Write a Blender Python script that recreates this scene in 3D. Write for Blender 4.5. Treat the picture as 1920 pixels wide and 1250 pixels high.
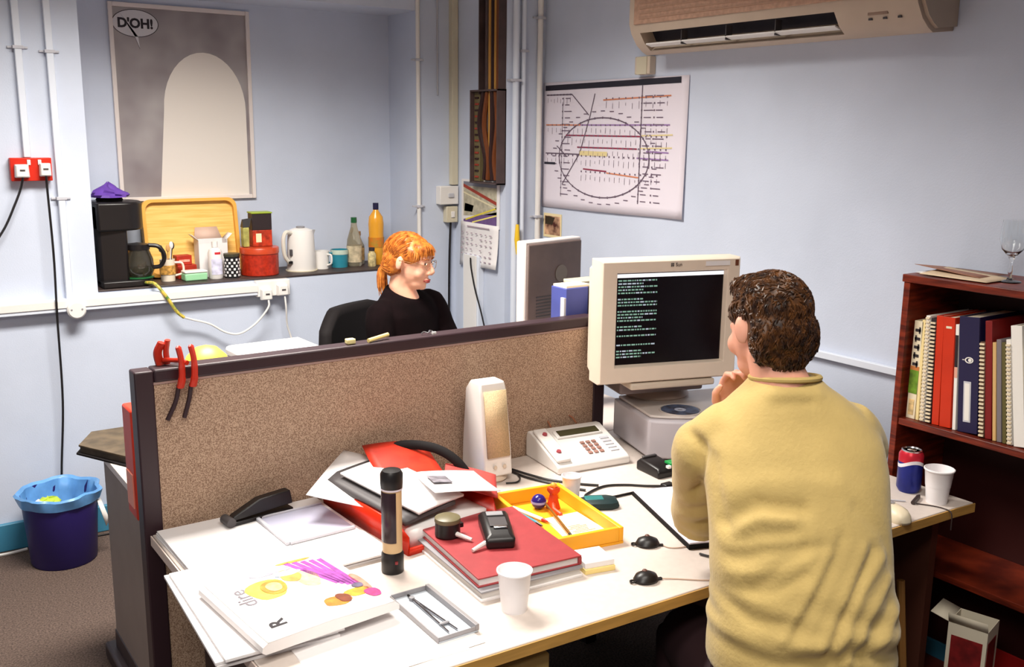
import bpy, bmesh, math, random
import numpy as np
from mathutils import Matrix, Vector, Euler
random.seed(7); np.random.seed(7)
for o in list(bpy.data.objects): bpy.data.objects.remove(o)
S = bpy.context.scene; COL = S.collection
PI = math.pi; R = math.radians

# ---------------------------------------------------------------- camera
YAW, PITCH, ROLL = R(34.5026), R(11.7), R(0.646)
cam = bpy.data.cameras.new('camera'); camo = bpy.data.objects.new('camera', cam); COL.objects.link(camo)
fw = Vector((math.sin(YAW)*math.cos(PITCH), math.cos(YAW)*math.cos(PITCH), -math.sin(PITCH)))
rt = Vector((math.cos(YAW), -math.sin(YAW), 0)); up = rt.cross(fw)
r2 = rt*math.cos(ROLL) + up*math.sin(ROLL); u2 = up*math.cos(ROLL) - rt*math.sin(ROLL)
camo.matrix_world = Matrix(((r2.x, u2.x, -fw.x, 0), (r2.y, u2.y, -fw.y, 0), (r2.z, u2.z, -fw.z, 1.7), (0, 0, 0, 1)))
cam.sensor_width = 36; cam.lens = 36*1843.4/1920; cam.clip_start = 0.02
S.camera = camo
# ---------------------------------------------------------------- world, light, exposure
W = bpy.data.worlds.new('world'); S.world = W; W.use_nodes = True
W.node_tree.nodes['Background'].inputs[0].default_value = (.75, .82, 1, 1)
W.node_tree.nodes['Background'].inputs[1].default_value = .15
S.view_settings.view_transform = 'Standard'; S.view_settings.look = 'None'
S.view_settings.gamma = 1; S.view_settings.use_curve_mapping = False
S.view_settings.exposure = 0.0
CEIL = 2.75
LAMPS = [((1.02, 2.9), 92, 138), ((0.95, 0.85), 22, 135), ((-0.6, 0.0), 55, 160)]      # ceiling fittings: centre, watts, louvre spread
def ceiling_area(x, y, watts, spread):
    l = bpy.data.lights.new('ceiling_tube_light', 'AREA'); l.shape = 'RECTANGLE'; l.size = 1.15; l.size_y = .5
    l.energy = watts; l.spread = R(spread); l.color = (1, .95, .87)
    o = bpy.data.objects.new('ceiling_tube_light', l); COL.objects.link(o); o.location = (x, y, CEIL-.085)
    return o
for (x, y), w, sp in LAMPS: ceiling_area(x, y, w, sp)

# ---------------------------------------------------------------- materials
def lin(c):
    return tuple(((v/255)/12.92 if v/255 <= .04045 else ((v/255+.055)/1.055)**2.4) for v in c)
MATS = {}
def mat(name, col, rough=.5, metal=0, noise=0, ns=8, bump=0, bs=60, emit=0, trans=0, spec=.4, col2=None, stretch=(1,1,1), sheen=0, sub=0, alpha=1, detail=4):
    if name in MATS: return MATS[name]
    m = bpy.data.materials.new(name); m.use_nodes = True; nt = m.node_tree; N = nt.nodes; L = nt.links
    p = N['Principled BSDF']; c = lin(col)
    p.inputs['Base Color'].default_value = (*c, 1); p.inputs['Roughness'].default_value = rough
    p.inputs['Metallic'].default_value = metal; p.inputs['Specular IOR Level'].default_value = spec
    if trans: p.inputs['Transmission Weight'].default_value = trans; p.inputs['IOR'].default_value = 1.45
    if sub: p.inputs['Subsurface Weight'].default_value = sub; p.inputs['Subsurface Radius'].default_value = (.02, .008, .004)
    if sheen: p.inputs['Sheen Weight'].default_value = sheen
    if emit:
        p.inputs['Emission Color'].default_value = (*c, 1); p.inputs['Emission Strength'].default_value = emit
    if noise or col2 or bump:
        tc = N.new('ShaderNodeTexCoord'); mp = N.new('ShaderNodeMapping'); mp.inputs['Scale'].default_value = stretch
        L.new(tc.outputs['Object'], mp.inputs['Vector'])
    if noise or col2:
        nz = N.new('ShaderNodeTexNoise'); nz.inputs['Scale'].default_value = ns; nz.inputs['Detail'].default_value = detail
        L.new(mp.outputs['Vector'], nz.inputs['Vector'])
        rp = N.new('ShaderNodeValToRGB')
        a = tuple(max(0, v*(1-noise)) for v in c); b = lin(col2) if col2 else tuple(min(1, v*(1+noise)) for v in c)
        rp.color_ramp.elements[0].color = (*a, 1); rp.color_ramp.elements[1].color = (*b, 1)
        rp.color_ramp.elements[0].position = .35; rp.color_ramp.elements[1].position = .65
        L.new(nz.outputs['Fac'], rp.inputs['Fac']); L.new(rp.outputs['Color'], p.inputs['Base Color'])
    if bump:
        nb = N.new('ShaderNodeTexNoise'); nb.inputs['Scale'].default_value = bs; nb.inputs['Detail'].default_value = 3
        L.new(mp.outputs['Vector'], nb.inputs['Vector'])
        bp = N.new('ShaderNodeBump'); bp.inputs['Strength'].default_value = bump; bp.inputs['Distance'].default_value = .004
        L.new(nb.outputs['Fac'], bp.inputs['Height']); L.new(bp.outputs['Normal'], p.inputs['Normal'])
    MATS[name] = m; return m
M_wall = mat('wall_paint', (198, 206, 223), .55, noise=.04, ns=3, bump=.12, bs=180)
M_wallr = M_wall
M_ceil = mat('ceiling_paint', (215, 212, 205), .8)
M_carpet = mat('carpet', (78, 62, 56), .95, noise=.3, ns=160, bump=.8, bs=260, col2=(108, 90, 80))
M_skirt = mat('skirting_blue', (62, 128, 158), .4, noise=.05)
M_sill = mat('sill_dark', (58, 46, 44), .5, noise=.2, ns=20)
M_wht = mat('white_plastic', (228, 224, 220), .35)
M_trunk = mat('trunking_paint', (214, 220, 232), .4)
M_trunkb = mat('trunking_cream', (205, 196, 172), .45)
M_beige = mat('beige_plastic', (205, 190, 172), .42, noise=.04, ns=5)
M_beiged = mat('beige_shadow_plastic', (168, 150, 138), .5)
M_blk = mat('black_plastic', (22, 18, 19), .38)
M_blkm = mat('black_matt', (22, 18, 19), .8, spec=.2)
M_dgrey = mat('dark_grey', (70, 66, 68), .5)
M_grey = mat('mid_grey', (140, 138, 142), .45)
M_lgrey = mat('light_grey', (188, 188, 196), .45)
M_paper = mat('paper', (228, 224, 224), .75, noise=.02, ns=4)
M_paper2 = mat('paper_cream', (238, 226, 200), .75)
M_red = mat('red_plastic', (206, 42, 14), .32)
M_redc = mat('red_cloth', (150, 50, 54), .55, noise=.06, ns=30, bump=.1)
M_reds = mat('red_socket', (196, 40, 22), .35)
M_oran = mat('orange_tray', (240, 168, 36), .4, noise=.05)
M_ywood = mat('tray_wood', (236, 186, 92), .5, noise=.1, ns=6, stretch=(1, 1, 14), col2=(246, 204, 120))
M_blue = mat('blue_plastic', (44, 56, 140), .4)
M_desk = mat('desk_laminate', (202, 190, 182), .42, noise=.03, ns=60)
M_edge = mat('desk_edge_wood', (184, 140, 74), .45, noise=.12, ns=8, stretch=(1, 12, 12))
M_leg = mat('desk_leg_dark', (52, 38, 40), .5)
M_panel = mat('desk_panel_grey', (142, 128, 120), .6, noise=.05)
M_frame = mat('partition_frame', (48, 30, 36), .45)
M_fabric = mat('partition_fabric', (142, 112, 92), .95, noise=.15, ns=330, col2=(190, 162, 138), bump=.3, bs=500, detail=1)
M_shelf = mat('mahogany', (92, 26, 14), .38, noise=.35, ns=5, stretch=(2, 2, 18), col2=(126, 44, 22))
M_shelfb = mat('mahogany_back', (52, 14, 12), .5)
M_steel = mat('steel', (190, 190, 195), .25, metal=1)
M_brass = mat('gold_metal', (214, 170, 90), .25, metal=1)
M_glass = mat('clear_glass', (250, 252, 252), .03, trans=1)
M_purple = mat('purple', (98, 62, 158), .6, noise=.15, ns=20)
M_green = mat('dark_green', (32, 92, 52), .3)
M_mint = mat('mint', (150, 206, 160), .5)
M_teal = mat('teal', (42, 130, 150), .35)
M_navy = mat('navy', (26, 22, 62), .5)
M_drk = mat('print_dark', (40, 34, 40), .7)

# ---------------------------------------------------------------- mesh helpers
def rz(a): return Matrix.Rotation(a, 4, 'Z')
def T(x, y=0, z=0): return Matrix.Translation((x, y, z))
class MB:
    def __init__(s): s.v = []; s.f = []; s.m = []; s.mi = 0
    def add(s, vs, fs, M=None):
        b = len(s.v)
        for p in vs:
            p = Vector(p); s.v.append(tuple(M @ p) if M else tuple(p))
        for f in fs: s.f.append([b+i for i in f]); s.m.append(s.mi)
        return s
    def mat(s, i): s.mi = i; return s
    def cbox(s, lo, hi, M=None):
        x0, y0, z0 = lo; x1, y1, z1 = hi
        return s.add([(x0,y0,z0),(x1,y0,z0),(x1,y1,z0),(x0,y1,z0),(x0,y0,z1),(x1,y0,z1),(x1,y1,z1),(x0,y1,z1)],
                     [(3,2,1,0),(4,5,6,7),(0,1,5,4),(1,2,6,5),(2,3,7,6),(3,0,4,7)], M)
    def box(s, c, d, M=None):
        return s.cbox([c[i]-d[i]/2 for i in range(3)], [c[i]+d[i]/2 for i in range(3)], M)
    def prism(s, poly, z0, z1, M=None):
        n = len(poly)
        return s.add([(x, y, z0) for x, y in poly]+[(x, y, z1) for x, y in poly],
                     [list(range(n))[::-1], list(range(n, 2*n))]+[(i, (i+1) % n, n+(i+1) % n, n+i) for i in range(n)], M)
    def lathe(s, prof, segs=24, M=None, a0=0, a1=2*PI):
        full = abs(a1-a0-2*PI) < 1e-6; vs = []; fs = []; k = segs if full else segs+1
        for r, z in prof:
            for i in range(k):
                a = a0+(a1-a0)*i/segs; vs.append((r*math.cos(a), r*math.sin(a), z))
        for j in range(len(prof)-1):
            for i in range(segs):
                i2 = (i+1) % k; q = [j*k+i, j*k+i2, (j+1)*k+i2, (j+1)*k+i]
                fs.append(q)
        ring = len(prof) == 4 and prof[0][0] > .001 and prof[3][0] > .001     # a closed band: join last to first
        if ring: fs += [(3*k+i, 3*k+(i+1) % k, (i+1) % k, i) for i in range(segs)]
        if full and not ring:
            if prof[0][0] > 1e-5: fs.append(list(range(k))[::-1])
            if prof[-1][0] > 1e-5: fs.append([(len(prof)-1)*k+i for i in range(k)])
        return s.add(vs, fs, M)
    def cyl(s, c, r, z0, z1, segs=20, M=None):
        Mt = T(c[0], c[1], 0); Mt = M @ Mt if M else Mt
        return s.lathe([(r, z0), (r, z1)], segs, Mt)
    def tube(s, path, rad, segs=8, M=None, flat=1):
        P = [Vector(p) for p in path]; n = len(P); rs = rad if isinstance(rad, (list, tuple)) else [rad]*n
        t0 = (P[1]-P[0]).normalized(); u = t0.orthogonal().normalized(); vs = []
        for i in range(n):
            t = (P[min(i+1, n-1)]-P[max(i-1, 0)]).normalized()
            u = (u-t*u.dot(t)); u = u.normalized() if u.length > 1e-6 else t.orthogonal().normalized(); w = t.cross(u)
            for j in range(segs):
                a = 2*PI*j/segs; vs.append(P[i]+(u*math.cos(a)+w*math.sin(a)*flat)*rs[i])
        fs = [(i*segs+j, i*segs+(j+1) % segs, (i+1)*segs+(j+1) % segs, (i+1)*segs+j) for i in range(n-1) for j in range(segs)]
        fs += [list(range(segs))[::-1], [(n-1)*segs+j for j in range(segs)]]
        return s.add(vs, fs, M)
    def ell(s, c, r, M=None, segs=20, rings=12):
        prof = [(math.sin(PI*i/rings), -math.cos(PI*i/rings)) for i in range(rings+1)]
        prof[0] = (1e-4, -1); prof[-1] = (1e-4, 1)
        Mt = T(*c) @ Matrix.Diagonal((r[0], r[1], r[2], 1)); Mt = M @ Mt if M else Mt
        return s.lathe(prof, segs, Mt)
    def loft(s, rings, cap=True, M=None):
        n = len(rings[0]); vs = [p for r_ in rings for p in r_]
        fs = [(i*n+j, i*n+(j+1) % n, (i+1)*n+(j+1) % n, (i+1)*n+j) for i in range(len(rings)-1) for j in range(n)]
        if cap: fs += [list(range(n))[::-1], [(len(rings)-1)*n+j for j in range(n)]]
        return s.add(vs, fs, M)
    def grid(s, nx, ny, fn, th=0, M=None):
        vs = [fn(i/nx, j/ny) for j in range(ny+1) for i in range(nx+1)]
        fs = [(j*(nx+1)+i, j*(nx+1)+i+1, (j+1)*(nx+1)+i+1, (j+1)*(nx+1)+i) for j in range(ny) for i in range(nx)]
        return s.add(vs, fs, M)
    def build(s, name, mats, parent=None, smooth=True, bevel=0, world=False, seg=2, solid=0):
        me = bpy.data.meshes.new(name)
        vs = s.v
        if world and parent is not None:
            inv = parent.matrix_basis.inverted(); vs = [tuple(inv @ Vector(p)) for p in vs]
        me.from_pydata(vs, [], s.f)
        ms = mats if isinstance(mats, (list, tuple)) else [mats]
        for m in ms: me.materials.append(m)
        if len(ms) > 1: me.polygons.foreach_set('material_index', s.m)
        bm = bmesh.new(); bm.from_mesh(me); bmesh.ops.recalc_face_normals(bm, faces=bm.faces); bm.to_mesh(me); bm.free()
        if smooth:
            me.polygons.foreach_set('use_smooth', [True]*len(me.polygons)); me.set_sharp_from_angle(angle=R(38))
        o = bpy.data.objects.new(name, me); COL.objects.link(o)
        if parent is not None: o.parent = parent
        if bevel:
            b = o.modifiers.new('bevel', 'BEVEL'); b.width = bevel; b.segments = seg; b.limit_method = 'ANGLE'; b.angle_limit = R(40)
            b.harden_normals = False
        if solid:
            b = o.modifiers.new('solid', 'SOLIDIFY'); b.thickness = solid; b.offset = 0
        return o
def tag(o, label, cat, group=None):
    o['label'] = label; o['category'] = cat
    if group: o['group'] = group
    return o
def thing(name, label, cat, loc=(0, 0, 0), rot=0, group=None):
    o = bpy.data.objects.new(name, None); COL.objects.link(o); o.location = loc; o.rotation_euler = (0, 0, rot)
    o.empty_display_size = .05
    o.matrix_basis = T(*loc) @ rz(rot)
    return tag(o, label, cat, group)
def struct(name, mb, m, **k):
    o = mb.build(name, m, **k); o['kind'] = 'structure'; return o
def box_part(name, lo, hi, m, parent, bevel=.0, **k): return MB().cbox(lo, hi).build(name, m, parent, bevel=bevel, **k)
def curve_path(pts, n=8):
    """Catmull-Rom through pts"""
    P = [Vector(p) for p in pts]; P = [P[0]*2-P[1]]+P+[P[-1]*2-P[-2]]; out = []
    for i in range(1, len(P)-2):
        for k in range(n):
            t = k/n; a, b, c, d = P[i-1], P[i], P[i+1], P[i+2]
            out.append(.5*((2*b)+(c-a)*t+(2*a-5*b+4*c-d)*t*t+(3*b-a-3*c+d)*t**3))
    out.append(P[-2]); return out
def text_mesh(name, txt, size, m, parent, M, extrude=.0003, bold=0):
    cu = bpy.data.curves.new(name, 'FONT'); cu.body = txt; cu.size = size; cu.extrude = extrude; cu.offset = bold; cu.align_x = 'CENTER'; cu.align_y = 'CENTER'
    cu.resolution_u = 3
    t = bpy.data.objects.new(name, cu); COL.objects.link(t)
    dg = bpy.context.evaluated_depsgraph_get(); me = bpy.data.meshes.new_from_object(t.evaluated_get(dg)); bpy.data.objects.remove(t)
    me.transform(M); me.materials.clear(); me.materials.append(m)
    o = bpy.data.objects.new(name, me); COL.objects.link(o)
    if parent is not None: o.parent = parent
    return o
def remesh(mb, voxel, smooth_it=4, factor=.5):
    """fuse overlapping closed shapes of a builder into one continuous surface"""
    me = bpy.data.meshes.new('tmp'); me.from_pydata(mb.v, [], mb.f)
    bm = bmesh.new(); bm.from_mesh(me); bmesh.ops.recalc_face_normals(bm, faces=bm.faces); bm.to_mesh(me); bm.free()
    o = bpy.data.objects.new('tmp', me); COL.objects.link(o)
    m = o.modifiers.new('r', 'REMESH'); m.mode = 'VOXEL'; m.voxel_size = voxel; m.use_smooth_shade = True
    if smooth_it:
        q = o.modifiers.new('s', 'SMOOTH'); q.iterations = smooth_it; q.factor = factor
    dg = bpy.context.evaluated_depsgraph_get(); out = bpy.data.meshes.new_from_object(o.evaluated_get(dg))
    bpy.data.objects.remove(o); out.polygons.foreach_set('use_smooth', [True]*len(out.polygons))
    return out
def mesh_obj(name, me, m, parent, world=True):
    if world and parent is not None: me.transform(parent.matrix_basis.inverted())
    me.materials.clear(); me.materials.append(m)
    o = bpy.data.objects.new(name, me); COL.objects.link(o); o.parent = parent; return o
def vcoords(me):
    a = np.empty(len(me.vertices)*3, np.float32); me.vertices.foreach_get('co', a); return a.reshape(-1, 3)
def vnormals(me):
    a = np.empty(len(me.vertices)*3, np.float32); me.vertices.foreach_get('normal', a); return a.reshape(-1, 3)
def copy_tree(root, loc=None, rot=None, label=None, group=None):
    r_ = root.copy(); COL.objects.link(r_)
    if loc is not None: r_.location = loc
    if rot is not None: r_.rotation_euler = (0, 0, rot)
    if label: r_['label'] = label
    if group: r_['group'] = group
    for c in list(root.children):
        k = c.copy(); COL.objects.link(k); k.parent = r_
        for g in list(c.children):
            q = g.copy(); COL.objects.link(q); q.parent = k
    return r_

# ================================================================ THE SETTING
YB, XR, YA = 4.25, 2.78, 4.55          # back wall, right wall, back of the alcove
AX0, AX1, AZ0, AZ1 = .855, 2.36, 1.03, 2.245
XL, YF = -2.4, -3.2
struct('floor', MB().cbox((XL, YF, -.06), (XR, YB, 0)), M_carpet, smooth=False)
struct('ceiling', MB().cbox((XL, YF, CEIL), (XR, YB, CEIL+.06)), M_ceil, smooth=False)
wb = MB()
wb.cbox((XL, YB, -.06), (AX0, 4.75, CEIL+.06)); wb.cbox((AX1, YB, -.06), (XR, 4.75, CEIL+.06))
wb.cbox((AX0, YB, -.06), (AX1, 4.75, AZ0)); wb.cbox((AX0, YB, AZ1), (AX1, 4.75, CEIL+.06)); wb.cbox((AX0, YA, AZ0), (AX1, 4.75, AZ1))
struct('wall_back', wb, M_wall, smooth=False)
wr = MB().cbox((XR, YF, -.06), (XR+.1, 4.75, CEIL+.06))
struct('wall_right', wr, M_wallr, smooth=False)
struct('wall_pillar', MB().cbox((2.567, 3.80, 0), (XR, YB, CEIL)), M_wallr, smooth=False)
struct('wall_left', MB().cbox((XL-.1, YF, -.06), (XL, 4.75, CEIL+.06)), M_wall, smooth=False)
struct('wall_front', MB().cbox((XL-.1, YF-.1, -.06), (XR+.1, YF, CEIL+.06)), M_wall, smooth=False)
struct('baseboard_back', MB().cbox((XL, YB-.022, 0), (2.567, YB, .115)), M_skirt, bevel=.004)
struct('baseboard_right', MB().cbox((XR-.022, YF, 0), (XR, 3.80, .115)), M_skirt, bevel=.004)
struct('trim_1', MB().cbox((AX0, YB-.004, AZ0-.002), (AX1, YA, AZ0+.006)), M_sill, bevel=.003)     # sill board of the alcove
SZ = AZ0+.006

# ceiling fittings
for i, ((x, y), w_, sp) in enumerate(LAMPS):
    t = thing('ceiling_light', ['long fluorescent ceiling fitting over the rear desk', 'long fluorescent ceiling fitting over the front desk', 'long fluorescent ceiling fitting nearest the front wall'][i], 'ceiling light', (x, y, CEIL-.09), 0, 'fluorescent ceiling fittings')
    m = MB(); m.cbox((-.62, -.29, .07), (.62, .29, .088)); m.cbox((-.62, -.29, .0), (-.6, .29, .07)); m.cbox((.6, -.29, .0), (.62, .29, .07)); m.cbox((-.6, -.29, 0), (.6, -.27, .07)); m.cbox((-.6, .27, 0), (.6, .29, .07))
    m.build('housing', M_wht, t, bevel=.003)
    for k in (-1, 1): MB().tube([(-.57, k*.13, .04), (.57, k*.13, .04)], .013, 10).build('tube', mat('tube_glow', (255, 250, 240), .4, emit=2), t)

# ---------------------------------------------------------------- conduits and sockets, back wall
def conduit(label, x, y, z0, z1, w=.022, d=.02, clips=(), m=M_trunk, normal=(0, -1), round_=False, group=None):
    t = thing('wall_conduit', label, 'conduit', (x, y, z0), 0, group)
    nx, ny = normal
    cx, cy = nx*d/2, ny*d/2
    if round_: MB().cyl((cx, cy), d/2, 0, z1-z0, 14).build('pipe', m, t)
    else: MB().box((cx, cy, (z1-z0)/2), (w if ny else d, w if nx else d, z1-z0)).build('pipe', m, t, bevel=.003)
    for z in clips:
        k = MB().box((nx*(d+.002)/2, ny*(d+.002)/2, z-z0), ((w+.012) if ny else d+.004, (w+.012) if nx else d+.004, .012))
        for sg in (-1, 1): k.box(((sg*(w/2+.013) if ny else nx*.004), (sg*(w/2+.013) if nx else ny*.004), z-z0), (.02 if ny else .008, .02 if nx else .008, .008))
        k.build('clip', M_lgrey, t, bevel=.001)
    return t
conduit('white wall conduit running down to the red double socket', .632, YB, 1.575, CEIL, .026, .024, (1.985,), group='surface conduits on the walls')
conduit('white wall conduit between red socket and alcove, ending at the round box', .742, YB, 1.0, CEIL, .026, .024, (1.975, 1.415), group='surface conduits on the walls')
conduit('white pipe down the right edge of the alcove', 2.355, YB, .3, CEIL, .02, .02, (2.02, 1.33), M_wht, round_=True, group='surface conduits on the walls')
conduit('cream trunking in the corner above the white switch boxes', 2.548, YB, 1.43, CEIL, .034, .034, (), M_trunkb, group='surface conduits on the walls')
conduit('thin grey wire conduit left of the cream corner trunking', 2.465, YB, 1.86, CEIL, .008, .008, (), M_lgrey, group='surface conduits on the walls')
# pipes on the camera-facing side of the pillar
for x, d, cl, lb in ((2.607, .03, (1.92,), 'pale blue pipe nearest the brown cable tray on the pillar'), (2.652, .022, (2.05,), 'slim pale pipe in the middle of three on the pillar'), (2.742, .026, (2.2, 1.3), 'white pipe at the pillar edge beside the transit map')):
    conduit(lb, x, 3.80, .1, CEIL, d, d, cl, M_wht if x > 2.7 else M_trunk, round_=True, group='surface conduits on the walls')
# dado trunking
t = thing('dado_trunking', 'white horizontal cable trunking along the back wall under the alcove', 'trunking', (XL, YB, .965))
MB().cbox((0, -.045, 0), (1.515-XL, 0, .05)).build('channel', M_trunk, t, bevel=.003)
MB().cbox((0, -.049, .016), (1.515-XL, -.045, .046)).build('lid', M_wht, t, bevel=.001)
t = thing('junction_box', 'round white junction box on the back wall trunking', 'junction box', (.757, YB-.049, .972))
MB().lathe([(.0001, .02), (.03, .02), (.036, .014), (.036, 0)], 24, Matrix.Rotation(PI/2, 4, 'X')).build('body', M_wht, t)
for k in (-1, 1): MB().lathe([(.0001, .0015), (.004, .001), (.004, 0)], 8, T(k*.02, -.02, .003) @ Matrix.Rotation(PI/2, 4, 'X')).build('screw', M_grey, t)
t = thing('dado_trunking', 'slim white cable trunking on the right wall behind the seated man', 'trunking', (XR, .9, .938))
MB().cbox((-.022, 0, 0), (0, 2.1, .024)).build('channel', M_trunk, t, bevel=.002)

def plug(t, x, z, m, y=-.03, big=True, cable=None):
    w = .052 if big else .042
    p = MB().loft([[(x-w/2*s, y-d, z-.024*s2), (x+w/2*s, y-d, z-.024*s2), (x+w/2*s*.92, y-d, z+.026*s2), (x-w/2*s*.92, y-d, z+.026*s2)] for s, s2, d in ((1, 1, 0), (1, 1, .02), (.8, .85, .03))]).build('plug', m, t, bevel=.003)
    MB().box((x, y-.031, z+.004), (.018, .002, .006)).build('plug_mark', M_dgrey, p)
    return p
# red double socket
t = thing('red_socket', 'red double wall socket with two plugs beside the conduits', 'socket', (.64, YB, 1.53))
MB().cbox((-.073, -.032, -.044), (.073, 0, .044)).build('back_box', M_reds, t, bevel=.004)
MB().cbox((-.073, -.038, -.044), (.073, -.032, .044)).build('face_plate', M_reds, t, bevel=.002)
for x in (-.008, .03): MB().box((x, -.041, .027), (.012, .006, .02)).build('switch', M_wht, t, bevel=.001)
plug(t, -.036, -.006, M_wht, -.038); plug(t, .046, -.002, M_wht, -.038, False)
def cable(name, label, pts, r, m, cat='cable', group=None, n=8, segs=6):
    o = MB().tube(curve_path(pts, n), r, segs).build(name, m); return tag(o, label, cat, group)
cable('power_cable', 'black power cable hanging leftwards from the red socket', [(.604, YB-.06, 1.50), (.595, YB-.05, 1.46), (.57, YB-.05, 1.40), (.52, YB-.05, 1.30), (.44, YB-.05, 1.2), (.3, YB-.05, 1.1)], .0045, M_blk, group='black cables of the red socket')
cable('power_cable', 'black power cable dropping straight from the red socket to behind the bin', [(.686, YB-.06, 1.505), (.687, YB-.055, 1.45), (.69, YB-.055, 1.2), (.684, YB-.056, .95), (.680, YB-.045, .6), (.655, YB-.034, .3), (.65, YB-.034, .14), (.70, YB-.05, .012), (.9, YB-.08, .008)], .0045, M_blk, group='black cables of the red socket')
cable('floor_cable', 'pale cable lying on the carpet along the blue skirting', [(.1, YB-.06, .006), (.3, YB-.05, .006), (.42, YB-.06, .006), (.5, YB-.05, .006)], .006, M_wht)
# white twin socket at the end of the trunking
t = thing('white_socket', 'white twin socket with two plugs under the alcove', 'socket', (1.59, YB, .975))
MB().cbox((-.078, -.04, -.02), (.078, 0, .052)).build('back_box', M_wht, t, bevel=.004)
plug(t, -.04, -.008, M_wht, -.04); plug(t, .036, .006, M_wht, -.04)
cable('kettle_cord', 'thin white cord looping down from the twin socket under the alcove', [(1.552, YB-.075, .945), (1.545, YB-.08, .91), (1.49, YB-.07, .845), (1.42, YB-.06, .805), (1.36, YB-.05, .815), (1.29, YB-.05, .86), (1.22, YB-.05, .885), (1.18, YB-.06, .90)], .0045, M_wht)
M_stripe = mat('earth_sleeve', (92, 140, 60), .5, noise=.2, ns=60, col2=(226, 190, 80))
o = MB().tube(curve_path([(1.18, YB-.06, .90), (1.15, YB-.06, .93), (1.11, YB-.055, 1.0), (1.075, YB-.03, 1.05), (1.05, YB+.02, 1.05)]), .007, 8).build('cord_sleeve', M_stripe); tag(o, 'green and yellow striped sleeve of the cord hanging below the coffee maker', 'cable')
cable('socket_lead', 'thin white lead hanging from the right plug of the twin socket', [(1.628, YB-.075, .955), (1.63, YB-.08, .90), (1.64, YB-.06, .82), (1.66, YB-.06, .74), (1.66, YB-.1, .6)], .004, M_wht)
# switch boxes in the corner
t = thing('switch_box', 'upper white switch box at the room corner', 'switch box', (2.505, YB, 1.335), 0, 'corner switch boxes')
MB().cbox((-.05, -.045, 0), (.055, 0, .09)).build('box', M_wht, t, bevel=.004); MB().box((.01, -.048, .045), (.03, .008, .02)).build('rocker', M_lgrey, t, bevel=.002)
t = thing('switch_box', 'lower smaller white switch box at the room corner', 'switch box', (2.53, YB, 1.245), 0, 'corner switch boxes')
MB().cbox((-.034, -.038, 0), (.03, 0, .08)).build('box', M_trunkb, t, bevel=.004); MB().box((0, -.04, .04), (.02, .006, .03)).build('rocker', M_wht, t, bevel=.002)
cable('switch_lead', 'dark cable dropping from the lower switch box behind the woman', [(2.528, YB-.02, 1.245), (2.525, YB-.015, 1.1), (2.522, YB-.014, .9), (2.52, YB-.014, .5)], .006, M_blk)
# vertical trunking under the calendar
t = thing('wall_trunking', 'wide pale vertical trunking below the calendar', 'trunking', (2.567, 4.05, .1))
MB().cbox((-.035, -.07, 0), (0, .07, 1.0)).build('channel', M_trunk, t, bevel=.003); MB().cbox((-.039, -.058, 0), (-.035, .058, 1.0)).build('lid', M_wht, t, bevel=.001)
cable('calendar_lead', 'black lead slanting down the pillar below the calendar', [(2.52, 4.03, 1.09), (2.518, 4.02, 1.04), (2.516, 3.98, .94), (2.518, 3.93, .84), (2.52, 3.88, .72)], .004, M_blk)
# yellow tag on the pillar pipe
tag(MB().tube([(2.612, 3.76, 1.13), (2.605, 3.757, 1.2), (2.608, 3.76, 1.27)], [.008, .013, .008], 10).build('pipe_tag', mat('tag_yellow', (228, 186, 40), .5)), 'yellow tag wrapped round the pillar pipe by the computer tower', 'tag')

# ---------------------------------------------------------------- brown cable tray on the pillar
M_trayb = mat('tray_brown', (74, 58, 56), .5, noise=.2, ns=12); M_cabb = mat('cable_brown', (104, 52, 16), .45); M_cabt = mat('cable_tan', (176, 128, 58), .45); M_cabd = mat('cable_dark', (42, 16, 14), .5)
t = thing('cable_tray', 'brown vertical cable tray with bundled cables on the pillar', 'cable tray', (2.567, 3.89, 1.42))
MB().cbox((-.006, -.085, .44), (0, .085, CEIL-1.42)).build('back_plate', M_trayb, t)
for s in (-1, 1): MB().cbox((-.04, s*.083-.003, .44), (0, s*.083+.003, CEIL-1.42)).build('flange', M_trayb, t, bevel=.001)
for y, r, m in ((.035, .012, M_trayb), (.01, .011, M_cabt), (-.014, .012, M_cabd), (-.034, .009, M_cabt), (-.055, .011, M_cabb), (-.072, .008, M_cabd)):
    MB().tube([(-.02, y, .2), (-.022, y*1.02, .6), (-.02, y, CEIL-1.42)], r, 8).build('cable', m, t)
m = MB(); m.cbox((-.006, -.09, .03), (0, .145, .46)); m.cbox((-.05, -.09, .03), (0, -.083, .46)); m.cbox((-.05, .138, .03), (0, .145, .46)); m.cbox((-.05, -.09, .452), (0, .145, .46)); m.cbox((-.05, -.09, .03), (0, .145, .038))
b = m.build('open_box', M_trayb, t, bevel=.001)
MB().cbox((-.03, .085, .04), (-.006, .135, .45)).build('terminal_strip', mat('terminal_olive', (104, 92, 62), .6), b)
for k in range(14): MB().box((-.032, .11, .06+.028*k), (.005, .03, .008)).build('terminal', M_cabd if k % 2 else mat('terminal_red', (150, 52, 36), .5), b)
for y, m_, dy in ((.05, M_cabd, .03), (.02, M_cabb, .02), (-.02, M_cabd, -.01), (-.05, M_cabb, -.02)):
    MB().tube(curve_path([(-.03, y, .45), (-.035, y+dy, .3), (-.03, y-dy*.5, .15), (-.025, y, .05)]), .013, 8).build('loose_cable', m_, b)

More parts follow.
